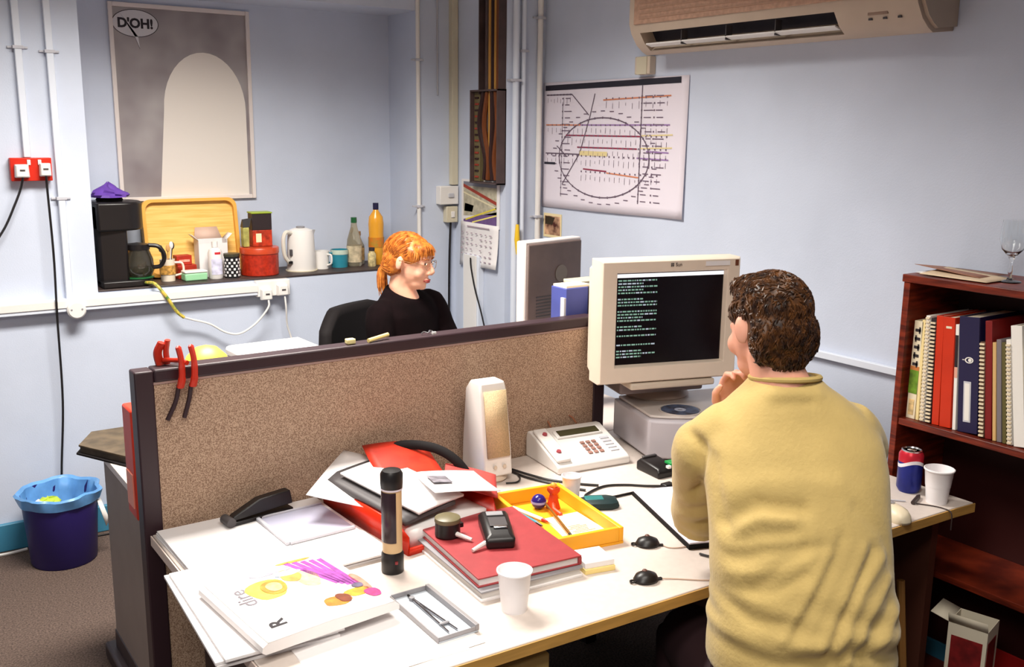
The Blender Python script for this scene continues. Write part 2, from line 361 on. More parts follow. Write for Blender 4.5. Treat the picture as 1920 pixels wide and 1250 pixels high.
# ---------------------------------------------------------------- wall prints
def flat_on_x(poly, x, th=.0006):
    """outline in (y,z) -> thin plate facing -x"""
    n = len(poly); m = MB()
    m.add([(x, y, z) for y, z in poly]+[(x-th, y, z) for y, z in poly], [list(range(n)), list(range(n, 2*n))[::-1]]+[(i, (i+1) % n, n+(i+1) % n, n+i) for i in range(n)])
    return m
def rect(y0, z0, y1, z1): return [(y0, z0), (y1, z0), (y1, z1), (y0, z1)]
# calendar
t = thing('wall_calendar', 'wall calendar with a road photograph above a white month sheet, on the pillar', 'calendar', (2.565, 4.015, 1.05))
MB().cbox((-.005, -.172, .19), (-.0, .162, .412)).build('picture_board', M_paper, t)
MB().grid(6, 8, lambda u, v: (-.006-.016*(1-v)**2*(.4+u*.6), .168-.340*u, .205*v-.012*(1-v)*(1-u))).build('month_sheet', M_paper, t, solid=.001)
def cal_poly(name, pts, m): flat_on_x([(.162-.334*u, .19+.222*v) for u, v in pts], -.005, .0012).build(name, m, t, smooth=False)
cal_poly('print_sky', [(.06, .86), (.94, .86), (.94, .95), (.06, .95)], mat('print_grey', (120, 120, 132), .6))
cal_poly('print_field', [(.06, .2), (.94, .3), (.94, .86), (.06, .86)], mat('print_sand', (176, 168, 146), .6, noise=.2, ns=40))
cal_poly('print_road', [(.06, .03), (.94, .03), (.94, .36), (.06, .12)], mat('print_violet', (104, 76, 128), .6, noise=.15, ns=30))
for a, b, w, c in (((.06, .83), (.94, .5), .07, (150, 52, 34)), ((.06, .7), (.94, .42), .03, (216, 206, 170)), ((.12, .1), (.94, .42), .035, (220, 198, 60)), ((.3, .06), (.94, .27), .03, (236, 220, 120))):
    flat_on_x([(.162-.334*p[0], .19+.222*(p[1]+s)) for p, s in ((a, 0), (b, 0), (b, w), (a, w))], -.0062, .0008).build('print_stripe', mat('cal_%d_%d' % (c[0], c[1]), c, .6), t, smooth=False)
cal_poly('print_bush', [(.08, .3), (.3, .3), (.34, .44), (.1, .48)], mat('print_green', (110, 132, 52), .6))
m = MB()
for r_ in range(6):
    for c in range(7):
        if random.random() < .85: m.box((-.017-.004*(r_ > 2), .135-.042*c, .155-.026*r_), (.0012, .012+.008*random.random(), .005))
m.box((-.012, 0, .186), (.0012, .2, .005)); o = m.build('printed_dates', mat('print_pale', (168, 148, 160), .7), t); o['kind'] = 'stuff'

# transit map
t = thing('transit_map', 'white transit map poster with a circular line, taped to the right wall', 'poster', (2.779, 3.325, 1.345))
MH = .57; MW = .955
def map_x(u, v): return -.003-.007*(1-v)**2*math.sin(PI*u)-.010*max(0, u-.85)*(1-v)*5
MB().grid(24, 14, lambda u, v: (map_x(u, v), MW/2-MW*u, MH*v-.02*u*(1-v)*(-.6))).build('sheet', mat('map_paper', (226, 218, 228), .6), t, solid=.0008)
class MapInk:
    def __init__(s, w): s.m = MB(); s.w = w
    def pt(s, u, v, off=.0022): return (map_x(u, v)-off, MW/2-MW*u, MH*v)
    def line(s, pts, w=None):
        w = w or s.w; pp = [p for p in pts]
        for (u0, v0), (u1, v1) in zip(pp, pp[1:]):
            n = max(1, int(math.hypot((u1-u0)*MW, (v1-v0)*MH)/.04))
            for k in range(n):
                a = (u0+(u1-u0)*k/n, v0+(v1-v0)*k/n); b = (u0+(u1-u0)*(k+1)/n, v0+(v1-v0)*(k+1)/n)
                dx, dy = (b[0]-a[0])*MW, (b[1]-a[1])*MH; L = math.hypot(dx, dy) or 1; ox, oy = -dy/L*w/2/MW, dx/L*w/2/MH
                q = [s.pt(a[0]+ox, a[1]+oy), s.pt(b[0]+ox, b[1]+oy), s.pt(b[0]-ox, b[1]-oy), s.pt(a[0]-ox, a[1]-oy)]
                s.m.add(q, [(0, 1, 2, 3)])
        return s
    def tick(s, u, v, du=.012, dv=.004): s.line([(u-du/2, v), (u+du/2, v)], dv); return s
K = MapInk(.005)
K.line([(.02, .955), (.955, .972)], .024)
K.m.build('title_band', mat('map_black', (34, 32, 44), .6), t, smooth=False)
CU, CV, RU, RV = .46, .42, .32, .30
K = MapInk(.005).line([(CU+RU*math.cos(2*PI*k/48), CV+RV*math.sin(2*PI*k/48)*1.0) for k in range(49)])
K.line([(.03, .9), (.23, .9), (.36, .74)]); K.line([(.40, .90), (.37, .74), (.30, .45), (.17, .2)]); K.line([(.72, .95), (.72, .1)]); K.line([(.16, .84), (.16, .1)], .003)
K.line([(.03, .44), (.3, .44)]); K.line([(.12, .5), (.2, .42)]); K.m.build('dark_lines', mat('map_ink', (96, 80, 96), .7), t, smooth=False)
K = MapInk(.0055).line([(.03, .665), (.3, .665)]); K.line([(.46, .85), (.9, .868)]).line([(.5, .31), (.72, .29)]); K.m.build('orange_lines', mat('map_orange', (206, 128, 92), .7), t, smooth=False)
K = MapInk(.006).line([(.19, .585), (.72, .585)]).line([(.28, .495), (.7, .495)]).line([(.33, .33), (.5, .32)]); K.m.build('crimson_lines', mat('map_crimson', (140, 44, 72), .7), t, smooth=False)
K = MapInk(.0055).line([(.3, .665), (.9, .668)]); K.m.build('violet_line', mat('map_violet', (150, 116, 170), .7), t, smooth=False)
K = MapInk(.0055).line([(.76, .48), (.9, .475)]); K.m.build('violet_line', mat('map_violet', (150, 116, 170), .7), t, smooth=False)
K = MapInk(.0055).line([(.7, .43), (.9, .425)]); K.m.build('violet_line', mat('map_violet', (150, 116, 170), .7), t, smooth=False)
K = MapInk(.0055).line([(.72, .59), (.92, .6)]).line([(.3, .45), (.5, .45)], .02).line([(.72, .5), (.92, .51)]); K.m.build('yellow_lines', mat('map_yellow', (222, 204, 150), .7), t, smooth=False)
K = MapInk(.003)
for v, u0, u1, n in ((.665, .03, .9, 26), (.585, .19, .9, 22), (.495, .28, .9, 18), (.43, .03, .9, 26), (.31, .3, .85, 16), (.86, .46, .9, 10), (.9, .03, .23, 8)):
    for k in range(n):
        u = u0+(u1-u0)*(k+.5)/n; K.tick(u, v, .008, .007); K.line([(u, v-.02-.02*random.random()), (u, v-.05-.03*random.random())], .002)
for u in (.16, .72, .8):
    for k in range(16): K.tick(u+.03+.02*random.random(), .12+.05*k, .03+.03*random.random(), .004); K.tick(u, .12+.05*k, .008, .007)
for k in range(36):
    a = 2*PI*k/36; K.tick(CU+RU*math.cos(a), CV+RV*math.sin(a), .009, .009); K.tick(CU+(RU+.04)*math.cos(a), CV+(RV+.05)*math.sin(a), .03, .004)
o = K.m.build('station_marks', mat('map_marks', (110, 92, 110), .7), t, smooth=False); o['kind'] = 'stuff'
K = MapInk(.004).line([(.02, .36), (.11, .36)], .01); K.m.build('key_band', mat('map_black', (34, 32, 44), .6), t, smooth=False)

# small postcard
t = thing('postcard', 'small postcard with a dark red and cream picture under the map', 'postcard', (2.779, 3.715, 1.205))
flat_on_x(rect(-.07, 0, .07, .112), -.001, .001).build('card', mat('card_cream', (232, 214, 168), .6), t, smooth=False)
flat_on_x(rect(-.06, .012, .06, .1), -.002, .0006).build('picture', mat('card_red', (120, 44, 26), .6, noise=.7, ns=22, col2=(222, 176, 140)), t, smooth=False)
flat_on_x([(.055, .06), (.0, .06), (-.02, .095), (.055, .098)], -.0026, .0006).build('dark_patch', mat('card_dark', (52, 40, 22), .6), t, smooth=False)

# framed poster in the alcove
t = thing('framed_poster', 'large grey poster in a white frame with a D\'OH! speech bubble, in the alcove', 'poster', (1.34, YA, 1.372))
PW, PH = .612, .84
for nm, lo, hi in (('frame_side', (-PW/2, -.016, 0), (-PW/2+.018, 0, PH)), ('frame_side', (PW/2-.018, -.016, 0), (PW/2, 0, PH)), ('frame_top', (-PW/2+.018, -.016, PH-.018), (PW/2-.018, 0, PH)), ('frame_bottom', (-PW/2+.018, -.016, 0), (PW/2-.018, 0, .018))):
    MB().cbox(lo, hi).build(nm, mat('frame_white', (222, 212, 208), .4), t, bevel=.002)
M_post = bpy.data.materials.new('poster_print'); M_post.use_nodes = True
nt = M_post.node_tree; p = nt.nodes['Principled BSDF']; tc = nt.nodes.new('ShaderNodeTexCoord'); nz = nt.nodes.new('ShaderNodeTexNoise'); nz.inputs['Scale'].default_value = 5; rp = nt.nodes.new('ShaderNodeValToRGB')
rp.color_ramp.elements[0].color = (*lin((128, 118, 122)), 1); rp.color_ramp.elements[1].color = (*lin((170, 164, 164)), 1); rp.color_ramp.elements[0].position = .3; rp.color_ramp.elements[1].position = .72
nt.links.new(tc.outputs['Object'], nz.inputs['Vector']); nt.links.new(nz.outputs['Fac'], rp.inputs['Fac']); nt.links.new(rp.outputs['Color'], p.inputs['Base Color']); p.inputs['Roughness'].default_value = .45
MB().cbox((-PW/2+.018, -.006, .018), (PW/2-.018, 0, PH-.018)).build('print', M_post, t, smooth=False)
def flat_y(poly, y, th): 
    n = len(poly); return MB().add([(a, y, b) for a, b in poly]+[(a, y-th, b) for a, b in poly], [list(range(n)), list(range(n, 2*n))[::-1]]+[(i, (i+1) % n, n+(i+1) % n, n+i) for i in range(n)])
# plain pale stand-in shapes where the drawing was
arch = [(-.13, .018), (.275, .018), (.275, .40)] + [(.09+.185*math.cos(a), .40+.25*math.sin(a)) for a in [PI*k/20 for k in range(1, 20)]] + [(-.095, .40)]
flat_y(arch, -.006, .0006).build('pale_shape', mat('poster_cream', (224, 216, 208), .5), t, smooth=False)
bub = []
for k in range(40):
    a = 2*PI*k/40 - PI/2+.25
    bub.append((-.195+.094*math.cos(a), .757+.055*math.sin(a)))
bub.append((-.182, .655)); bub.append((-.2, .702))
BL = flat_y([( -.195+(x+.195)*1.035, .755+(z-.755)*1.05) for x, z in bub], -.006, .0006).build('bubble_outline', M_drk, t, smooth=False)
flat_y(bub, -.0066, .0006).build('speech_bubble', mat('bubble_grey', (206, 204, 208), .5), t, smooth=False)
text_mesh('lettering', "D'OH!", .054, M_drk, t, T(-.195, -.0076, .755) @ Matrix.Rotation(PI/2, 4, 'X'), bold=.0022)

# ---------------------------------------------------------------- air conditioner
t = thing('air_conditioner', 'beige wall-mounted air conditioner above the map', 'air conditioner', (XR-.001, 1.75, 1.99))
prof = [(0, .01), (-.10, 0), (-.125, .012), (-.155, .035), (-.183, .075), (-.195, .11), (-.195, .27), (-.17, .30), (0, .30)]
L_ = 1.24
slot0, slot1 = .30, 1.19
def ac_seg(y0, y1, pr): 
    n = len(pr); return MB().add([(x, y0, z) for x, z in pr]+[(x, y1, z) for x, z in pr], [list(range(n)), list(range(n, 2*n))[::-1]]+[(i, (i+1) % n, n+(i+1) % n, n+i) for i in range(n)])
pr_in = [(0, .01), (-.10, 0), (-.125, .012), (-.08, .05), (-.10, .09), (-.183, .075), (-.195, .11), (-.195, .27), (-.17, .30), (0, .30)]
m = ac_seg(0, .012, [(x*.93, .012+z*.97) for x, z in prof]); 
m.add(*[ac_seg(.012, slot0, prof).v, ac_seg(.012, slot0, prof).f]); a = ac_seg(slot0, slot1, pr_in); m.add(a.v, a.f); a = ac_seg(slot1, L_, prof); m.add(a.v, a.f)
m.build('housing', mat('ac_beige', (186, 168, 150), .5, noise=.05), t)
MB().cbox((-.201, .10, .105), (-.194, L_-.03, .285)).build('front_panel', mat('ac_panel', (176, 140, 118), .55, noise=.12, ns=60), t, bevel=.004)
for k in range(9): MB().box((-.202, (L_+.07)/2, .125+.018*k), (.003, L_-.2, .004)).build('grille_slat', mat('ac_slat', (170, 136, 114), .6), t)
MB().add([(-.128, slot0, .018), (-.178, slot0, .072), (-.178, slot1, .072), (-.128, slot1, .018), (-.098, slot0, .05), (-.12, slot0, .085), (-.12, slot1, .085), (-.098, slot1, .05)], [(4, 5, 6, 7)]).build('air_slot', mat('slot_dark', (26, 20, 34), .6), t, smooth=False, solid=.002)
MB().add([(-.131, slot0+.01, .028), (-.160, slot0+.01, .036), (-.160, slot1-.01, .036), (-.131, slot1-.01, .028)], [(0, 1, 2, 3)]).build('louvre', M_wht, t, smooth=False, solid=.005)
for k in range(3): MB().box((-.145, slot0+.25+.22*k, .05), (.03, .004, .05)).build('vane', M_dgrey, t)
MB().box((-.172, .15, .066), (.006, .07, .022), ).build('display', mat('ac_disp', (146, 120, 104), .4), t, bevel=.002)
for k in range(3): MB().box((-.164, .08+.05*k, .045), (.006, .012, .006)).build('indicator', M_dgrey, t)
MB().cbox((-.03, L_, .02), (0, L_+.1, .5)).build('back_plate', M_beige, t, bevel=.003)
t = thing('wall_trunking', 'beige pipe trunking below the air conditioner and above the map', 'trunking', (XR, 3.09, 1.925))
MB().cbox((-.035, -.045, 0), (0, .045, .07)).build('channel', M_beige, t, bevel=.004); MB().cbox((-.038, -.03, 0), (-.035, .03, .068)).build('lid', M_trunkb, t)

# ================================================================ THINGS ON THE SILL
t = thing('coffee_maker', 'black coffee maker with glass jug on the sill', 'coffee maker', (.965, 4.40, SZ))
m = MB(); m.prism([(-.085, -.10), (.03, -.115), (.03, .10), (-.085, .10)], 0, .345); m.build('column', M_blk, t, bevel=.012)
m = MB(); m.prism([(-.085, -.125)]+[(.03+.085*math.sin(a), -.012-.113*math.cos(a)) for a in [PI*k/12 for k in range(13)]]+[(-.085, .10)], .235, .352); m.build('brew_head', M_blk, t, bevel=.008)
MB().prism([(-.085, -.14)]+[(.06+.075*math.sin(a), -.045-.095*math.cos(a)) for a in [PI*k/12 for k in range(13)]]+[(-.085, .10)], 0, .028).build('base', M_blk, t, bevel=.005)
MB().lathe([(.0001, .030), (.062, .030), (.062, .036), (.0001, .036)], 24, T(.075, -.07, 0)).build('hot_plate', M_green, t)
MB().lathe([(.0001, .352), (.0001+.05, .352), (.055, .358), (.05, .366), (.0001, .368)], 20, T(-.01, -.01, 0)).build('lid', M_blkm, t)
j = MB().lathe([(.0001, .037), (.052, .037), (.064, .06), (.062, .11), (.045, .155), (.047, .168)], 24, T(.075, -.07, 0)).build('jug', mat('jug_glass', (120, 112, 96), .06, trans=.85), t)
MB().lathe([(.049, .15), (.051, .15), (.051, .172), (.0001, .18)], 24, T(.075, -.07, 0)).build('jug_collar', M_blk, j)
MB().lathe([(.0001, .04), (.05, .042), (.06, .06), (.057, .075), (.0001, .075)], 24, T(.075, -.07, 0)).build('coffee', mat('coffee', (40, 62, 36), .15), j)
MB().tube(curve_path([(.115, -.09, .168), (.155, -.105, .16), (.175, -.112, .12), (.16, -.108, .08), (.128, -.094, .072)]), .009, 8, flat=1).build('jug_handle', M_blk, j)
t = thing('folded_cloth', 'crumpled purple cloth on top of the coffee maker', 'cloth', (.955, 4.40, SZ+.369))
cl = MB(); N_ = 18
rngs = []
for j_ in range(7):
    v = j_/6; rr = math.cos(v*PI/2*.98); rngs.append([((.08+.012*math.sin(5*a+j_))*rr*math.cos(a), (.07+.014*math.sin(3*a+2*j_))*rr*math.sin(a), .062*v*(.8+.25*math.sin(2*a))) for a in [2*PI*k/N_ for k in range(N_)]])
cl.loft(rngs).build('cloth', M_purple, t)
# wooden tray leaning on the wall
t = thing('wooden_tray', 'light wooden serving tray leaning on the alcove wall behind the crockery', 'tray', (1.32, 4.47, SZ+.001))
Mt = Matrix.Rotation(R(-9), 4, 'X')
def rrect(w, h, r, n=6, z0=0):
    out = []
    for cx, cz, a0 in ((w/2-r, r, -PI/2), (w/2-r, h-r, 0), (-w/2+r, h-r, PI/2), (-w/2+r, r, PI)):
        for k in range(n+1): a = a0+PI/2*k/n; out.append((cx+r*math.cos(a), z0+cz+r*math.sin(a)))
    return out
o_ = rrect(.425, .345, .04); i_ = [(x*.93, .345/2+(z-.345/2)*.92) for x, z in o_]; n = len(o_)
m = MB().add([Mt @ Vector((x, .012, z)) for x, z in o_]+[Mt @ Vector((x, -.006, z)) for x, z in o_], [list(range(n)), list(range(n, 2*n))[::-1]]+[(i, (i+1) % n, n+(i+1) % n, n+i) for i in range(n)])
m.build('panel', M_ywood, t, smooth=False)
m = MB().add([Mt @ Vector((x, -.006, z)) for x, z in o_]+[Mt @ Vector((x, -.028, z)) for x, z in o_]+[Mt @ Vector((x, -.028, z)) for x, z in i_]+[Mt @ Vector((x, -.006, z)) for x, z in i_],
             [(a*n+i, a*n+(i+1) % n, ((a+1) % 4)*n+(i+1) % n, ((a+1) % 4)*n+i) for a in range(4) for i in range(n)])
m.build('rim', mat('tray_rim', (232, 172, 76), .45), t)
# mug with utensils
t = thing('utensil_mug', 'white mug holding spoons beside the coffee maker', 'mug', (1.172, 4.37, SZ))
def cup_prof(r0, r1, h, th=.003): return [(.0001, 0), (r0, 0), (r1, h), (r1-th, h), (r0-th, th*1.5), (.0001, th*1.5)]
MB().lathe(cup_prof(.030, .032, .095), 24).build('body', mat('mug_cream', (228, 214, 196), .3), t)
MB().tube(curve_path([(.028, -.01, .08), (.058, -.02, .075), (.06, -.02, .035), (.03, -.01, .022)]), .005, 8).build('handle', mat('mug_cream', (228, 214, 196), .3), t)
MB().lathe([(.0325, .03), (.0335, .03), (.0335, .07), (.0325, .07)], 24).build('printed_band', mat('mug_band', (214, 160, 80), .4, noise=.5, ns=60), t)
for k, (dx, dy, h, mm) in enumerate(((.012, 0, .16, M_wht), (-.012, .008, .145, M_steel), (.0, -.012, .15, mat('spoon_wood', (200, 150, 90), .6)), (.018, .012, .155, M_blk))):
    s_ = MB().tube([(dx*.4, dy*.4, .006), (dx*1.6, dy*1.6, h-.02)], .0025, 6); s_.ell((dx*1.75, dy*1.75, h-.005), (.009, .004, .016)); s_.build('spoon', mm, t)
# red tins
for i, (x, y, z, d, lb) in enumerate(((1.262, 4.42, SZ, (.085, .06, .06), 'red food box on the sill behind the mint sponge, lower of two'), (1.252, 4.42, SZ+.0605, (.068, .05, .042), 'smaller red food box stacked on top of the other, before the wooden tray'))):
    t = thing('food_box', lb, 'box', (x, y, z), R(4), 'red food boxes')
    MB().box((0, 0, d[2]/2), d).build('carton', mat('box_red', (172, 44, 26), .5, noise=.15, ns=30), t, bevel=.002)
    MB().box((.0, -d[1]/2-.0006, d[2]*.45), (d[0]*.7, .001, d[2]*.25)).build('label_band', mat('box_pink', (222, 150, 132), .5, noise=.3, ns=60), t)
# mint sponge box
t = thing('sponge_box', 'mint green sponge with a white top lying on the front of the sill', 'sponge', (1.275, 4.33, SZ), R(2))
MB().cbox((-.05, -.03, 0), (.05, .03, .034)).build('sponge', M_mint, t, bevel=.006); MB().cbox((-.05, -.03, .034), (.05, .03, .044)).build('scourer', M_wht, t, bevel=.004)
# white open carton and bottle
t = thing('open_carton', 'open white carton with raised flaps against the wooden tray', 'carton', (1.385, 4.43, SZ))
m = MB(); 
for lo, hi in (((-.065, -.035, 0), (-.063, .035, .165)), ((.063, -.035, 0), (.065, .035, .165)), ((-.063, -.035, 0), (.063, -.033, .15)), ((-.063, .033, 0), (.063, .035, .165)), ((-.063, -.033, 0), (.063, .033, .002))): m.cbox(lo, hi)
m.build('walls', M_paper, t)
MB().add([(-.063, .034, .165), (.063, .034, .165), (.05, .06, .215), (-.05, .06, .215)], [(0, 1, 2, 3)]).build('flap', mat('flap_cream', (206, 176, 160), .7), t, solid=.0015)
for s in (-1, 1): MB().add([(s*.064, -.034, .165), (s*.064, .034, .165), (s*.09, .03, .19), (s*.09, -.03, .19)], [(0, 1, 2, 3)]).build('flap', M_paper, t, solid=.0015)
t = thing('plastic_bottle', 'white plastic bottle with a red mark before the open carton', 'bottle', (1.372, 4.335, SZ))
MB().lathe([(.0001, 0), (.029, 0), (.031, .004), (.031, .115), (.026, .13), (.012, .138), (.012, .16), (.0001, .162)], 24).build('body', M_wht, t)
MB().lathe([(.0135, .14), (.0135, .165), (.0001, .167)], 16).build('cap', M_wht, t)
MB().lathe([(.0313, .13-.02), (.0316, .13-.02), (.0316, .125-.005), (.0313, .12)], 12, None, R(250), R(300)).build('red_mark', mat('mark_red', (196, 40, 50), .5), t)
MB().lathe([(.0315, .02), (.0318, .02), (.0318, .09), (.0315, .09)], 16, None, R(220), R(320)).build('label', mat('label_lilac', (206, 204, 226), .5, noise=.2, ns=40), t)
# checked jar
t = thing('checked_jar', 'black jar with white checks beside the red tin', 'jar', (1.445, 4.33, SZ))
MB().lathe([(.0001, 0), (.034, 0), (.034, .095), (.030, .1), (.0001, .1)], 24).build('body', mat('jar_black', (26, 26, 28), .35), t)
MB().lathe([(.034, .095), (.036, .096), (.036, .108), (.0001, .11)], 24).build('lid', mat('jar_lid', (60, 58, 44), .4), t)
m = MB()
for r_ in range(6):
    for c in range(20):
        if (r_+c) % 2: a = 2*PI*c/20; m.box((.0345, 0, .012+.014*r_), (.0012, .0095, .0095), rz(a))
o = m.build('check_pattern', M_paper, t); o['kind'] = 'stuff'
# red tin and the coffee pack on it
t = thing('cake_tin', 'round red tin with ribbed side on the sill', 'tin', (1.585, 4.36, SZ))
MB().lathe([(.0001, 0), (.082, 0), (.085, .003), (.085, .108), (.0001, .108)], 40).build('body', mat('tin_red', (168, 40, 18), .4, noise=.25, ns=70), t)
MB().lathe([(.087, .1), (.088, .1), (.088, .123), (.085, .127), (.0001, .128)], 40).build('lid', mat('tin_lid', (186, 66, 34), .3), t)
t = thing('coffee_pack', 'tall black and red coffee carton with a green lid on the red tin', 'carton', (1.60, 4.38, SZ+.1285), R(-4))
MB().cbox((-.045, -.035, 0), (.045, .035, .075)).build('red_half', mat('pack_red', (170, 52, 26), .45, noise=.4, ns=45), t, bevel=.002)
MB().cbox((-.045, -.035, .075), (.045, .035, .15)).build('black_half', mat('pack_black', (44, 34, 36), .45), t, bevel=.002)
MB().cbox((-.048, -.038, .15), (.048, .038, .156)).build('lid', mat('pack_green', (150, 170, 50), .45), t, bevel=.001)
MB().cbox((-.03, -.0362, .02), (-.005, -.035, .06)).build('print_patch', mat('pack_cream', (230, 220, 180), .5), t)
t = thing('herb_jar', 'narrow olive and cream packet left of the coffee carton on the red tin', 'packet', (1.525, 4.37, SZ+.1285))
MB().prism([(-.014, -.02), (.014, -.02), (.014, .02), (-.014, .02)], 0, .09).build('packet', mat('packet_olive', (168, 164, 90), .5, noise=.3, ns=40), t, bevel=.004)
MB().add([(-.014, -.02, .09), (.014, -.02, .09), (.014, .02, .09), (-.014, .02, .09), (-.012, -.002, .125), (.03, -.002, .13), (.03, .002, .13), (-.012, .002, .125)], [(0, 1, 5, 4), (1, 2, 6, 5), (2, 3, 7, 6), (3, 0, 4, 7), (4, 5, 6, 7)]).build('folded_top', M_blk, t)
# kettle
t = thing('electric_kettle', 'white jug kettle on the sill', 'kettle', (1.80, 4.39, SZ))
MB().lathe([(.0001, 0), (.066, 0), (.068, .01), (.062, .17), (.056, .19), (.03, .2), (.0001, .202)], 28).build('body', M_wht, t)
MB().add([(.05, -.02, .13), (.05, .02, .13), (.094, .0, .185), (.055, -.02, .19), (.055, .02, .19)], [(0, 2, 1), (0, 3, 2), (1, 2, 4), (3, 4, 2), (0, 1, 4, 3)], rz(R(20))).build('spout', M_wht, t)
MB().tube(curve_path([(-.052, -.02, .18), (-.085, -.03, .185), (-.1, -.035, .15), (-.095, -.033, .08), (-.07, -.025, .04)]), .0095, 8).build('handle', mat('kettle_handle', (214, 208, 196), .4), t)
MB().lathe([(.0001, 0), (.02, 0), (.02, .006), (.0001, .008)], 14, T(0, 0, .202)).build('lid_knob', M_grey, t)
MB().box((-.068, -.03, .045), (.02, .02, .012)).build('switch', M_blk, t, bevel=.002); MB().box((-.062, -.03, .09), (.012, .012, .03)).build('water_gauge', M_dgrey, t, bevel=.002)
MB().lathe([(.0001, 0), (.075, 0), (.075, .004), (.0001, .004)], 28, T(0, 0, -.0)).build('foot', M_trunkb, t)
# mugs
def mug(label, x, y, r, h, m, ang, band=None):
    t = thing('mug', label, 'mug', (x, y, SZ), 0, 'mugs on the sill')
    MB().lathe(cup_prof(r*.95, r, h), 24).build('body', m, t)
    MB().tube(curve_path([(r*.95, 0, h*.82), (r*1.55, 0, h*.78), (r*1.55, 0, h*.35), (r*.95, 0, h*.2)]), .0045, 8, rz(ang)).build('handle', m, t)
    if band: MB().lathe([(r*1.003, h*.74), (r*1.02, h*.74), (r*1.02, h), (r*.98, h)], 24).build('rim_band', band, t)
    return t
mug('white mug between the kettle and the teal mug', 1.905, 4.40, .038, .085, M_wht, R(-60))
mug('teal mug with a pale rim beside the clear bottle', 2.005, 4.41, .042, .085, M_teal, R(190), mat('rim_pale', (190, 206, 190), .4))
# bottles
def bottle(label, x, y, prof, m, cap, caph, lab=None, group='bottles on the sill'):
    t = thing('drink_bottle', label, 'bottle', (x, y, SZ), 0, group)
    MB().lathe(prof, 24).build('body', m, t); r, z = prof[-2]
    MB().lathe([(r+.002, z-.004), (r+.002, z+caph), (.0001, z+caph+.001)], 16).build('cap', cap, t)
    if lab: rl, z0, z1, lm = lab; MB().lathe([(rl, z0), (rl+.0008, z0), (rl+.0008, z1), (rl, z1)], 24).build('label', lm, t)
    return t
M_clr = mat('clear_bottle', (206, 196, 172), .08, trans=.75)
bottle('clear glass bottle with a green cap and pale label', 2.085, 4.41, [(.0001, 0), (.034, 0), (.037, .006), (.037, .1), (.034, .13), (.016, .19), (.0125, .215), (.0001, .216)], M_clr, M_green, .022, (.0372, .02, .1, mat('label_clear', (196, 180, 150), .5, noise=.3, ns=40)))
bottle('small clear bottle with a tan label behind the green-capped one', 2.135, 4.47, [(.0001, 0), (.028, 0), (.030, .006), (.030, .09), (.012, .13), (.012, .145), (.0001, .146)], M_clr, mat('cap_tan', (170, 130, 90), .4), .016, (.0302, .02, .08, mat('label_tan', (190, 160, 110), .5, noise=.3, ns=40)))
bottle('tall orange squash bottle with a dark cap at the right end of the sill', 2.205, 4.41, [(.0001, 0), (.034, 0), (.038, .006), (.038, .1), (.036, .15), (.038, .2), (.034, .235), (.014, .265), (.012, .275), (.0001, .276)], mat('squash_orange', (234, 164, 50), .2), M_navy, .028, (.0384, .085, .135, mat('label_squash', (240, 190, 70), .5, noise=.5, ns=45, col2=(220, 120, 30))))
bottle('short pale spice bottle beside the squash bottle', 2.15, 4.35, [(.0001, 0), (.019, 0), (.020, .003), (.020, .06), (.012, .072), (.012, .08), (.0001, .081)], mat('spice_pale', (196, 178, 130), .4, noise=.4, ns=50), M_sill, .012)

# ================================================================ PARTITION AND DESKS
PX0, PX1, PY = .54, 1.985, 2.358
t = thing('desk_partition', 'brown fabric desk partition with a dark frame between the two desks', 'partition', ((PX0+PX1)/2, PY+.026, 0))
hx = (PX1-PX0)/2
for s in (-1, 1): MB().cbox((s*hx-(.045 if s > 0 else 0), -.026, 0), (s*hx+(.045 if s < 0 else 0), .026, 1.128)).build('end_post', M_frame, t, bevel=.004)
MB().cbox((-hx+.045, -.028, 1.098), (hx-.045, .028, 1.130)).build('top_rail', M_frame, t, bevel=.005)
MB().cbox((-hx+.045, -.026, .05), (hx-.045, .026, .09)).build('bottom_rail', M_frame, t, bevel=.004)
for s in (-1, 1): MB().cbox((-hx+.045, -.022 if s < 0 else .002, .09), (hx-.045, -.002 if s < 0 else .022, 1.098)).build('fabric_panel', M_fabric, t)
MB().cbox((-hx+.043, -.025, 1.093), (hx-.043, -.02, 1.099)).build('trim_strip', mat('trim_pale', (150, 124, 116), .5), t)

DZ = .72
t = thing('office_desk', 'pale laminate desk with wooden edge at which the man sits', 'desk', (1.5, 1.85, 0))
top = [(.556, 2.352), (.560, 1.50), (.585, 1.452), (.64, 1.443), (2.40, 1.378), (2.475, 1.372), (2.475, 2.41), (1.99, 2.41), (1.99, 2.352)]
MB().prism(top, .697, DZ).build('worktop', M_desk, t, world=True, bevel=.002)
def edge_strip(pts, z0, z1, th, m, name, parent):
    q = MB()
    for (x0, y0), (x1, y1) in zip(pts, pts[1:]):
        d = Vector((x1-x0, y1-y0)).normalized(); nx, ny = d.y*-1, d.x
        q.add([(x0, y0, z0), (x1, y1, z0), (x1+nx*th, y1+ny*th, z0), (x0+nx*th, y0+ny*th, z0), (x0, y0, z1), (x1, y1, z1), (x1+nx*th, y1+ny*th, z1), (x0+nx*th, y0+ny*th, z1)], [(0, 1, 2, 3), (4, 5, 6, 7), (0, 1, 5, 4), (1, 2, 6, 5), (2, 3, 7, 6), (3, 0, 4, 7)])
    return q.build(name, m, parent, world=True)
edge_strip([(2.477, 1.370), (2.40, 1.376), (.64, 1.441), (.584, 1.450), (.558, 1.50)], .694, DZ-.0015, .003, M_edge, 'front_edging', t)
edge_strip([(.558, 1.50), (.554, 2.352)], .694, DZ-.0015, .003, mat('edge_pale', (214, 196, 186), .5), 'side_edging', t)
MB().cbox((.66, 1.52, 0), (.69, 2.33, .695)).build('end_panel', M_leg, t, world=True)
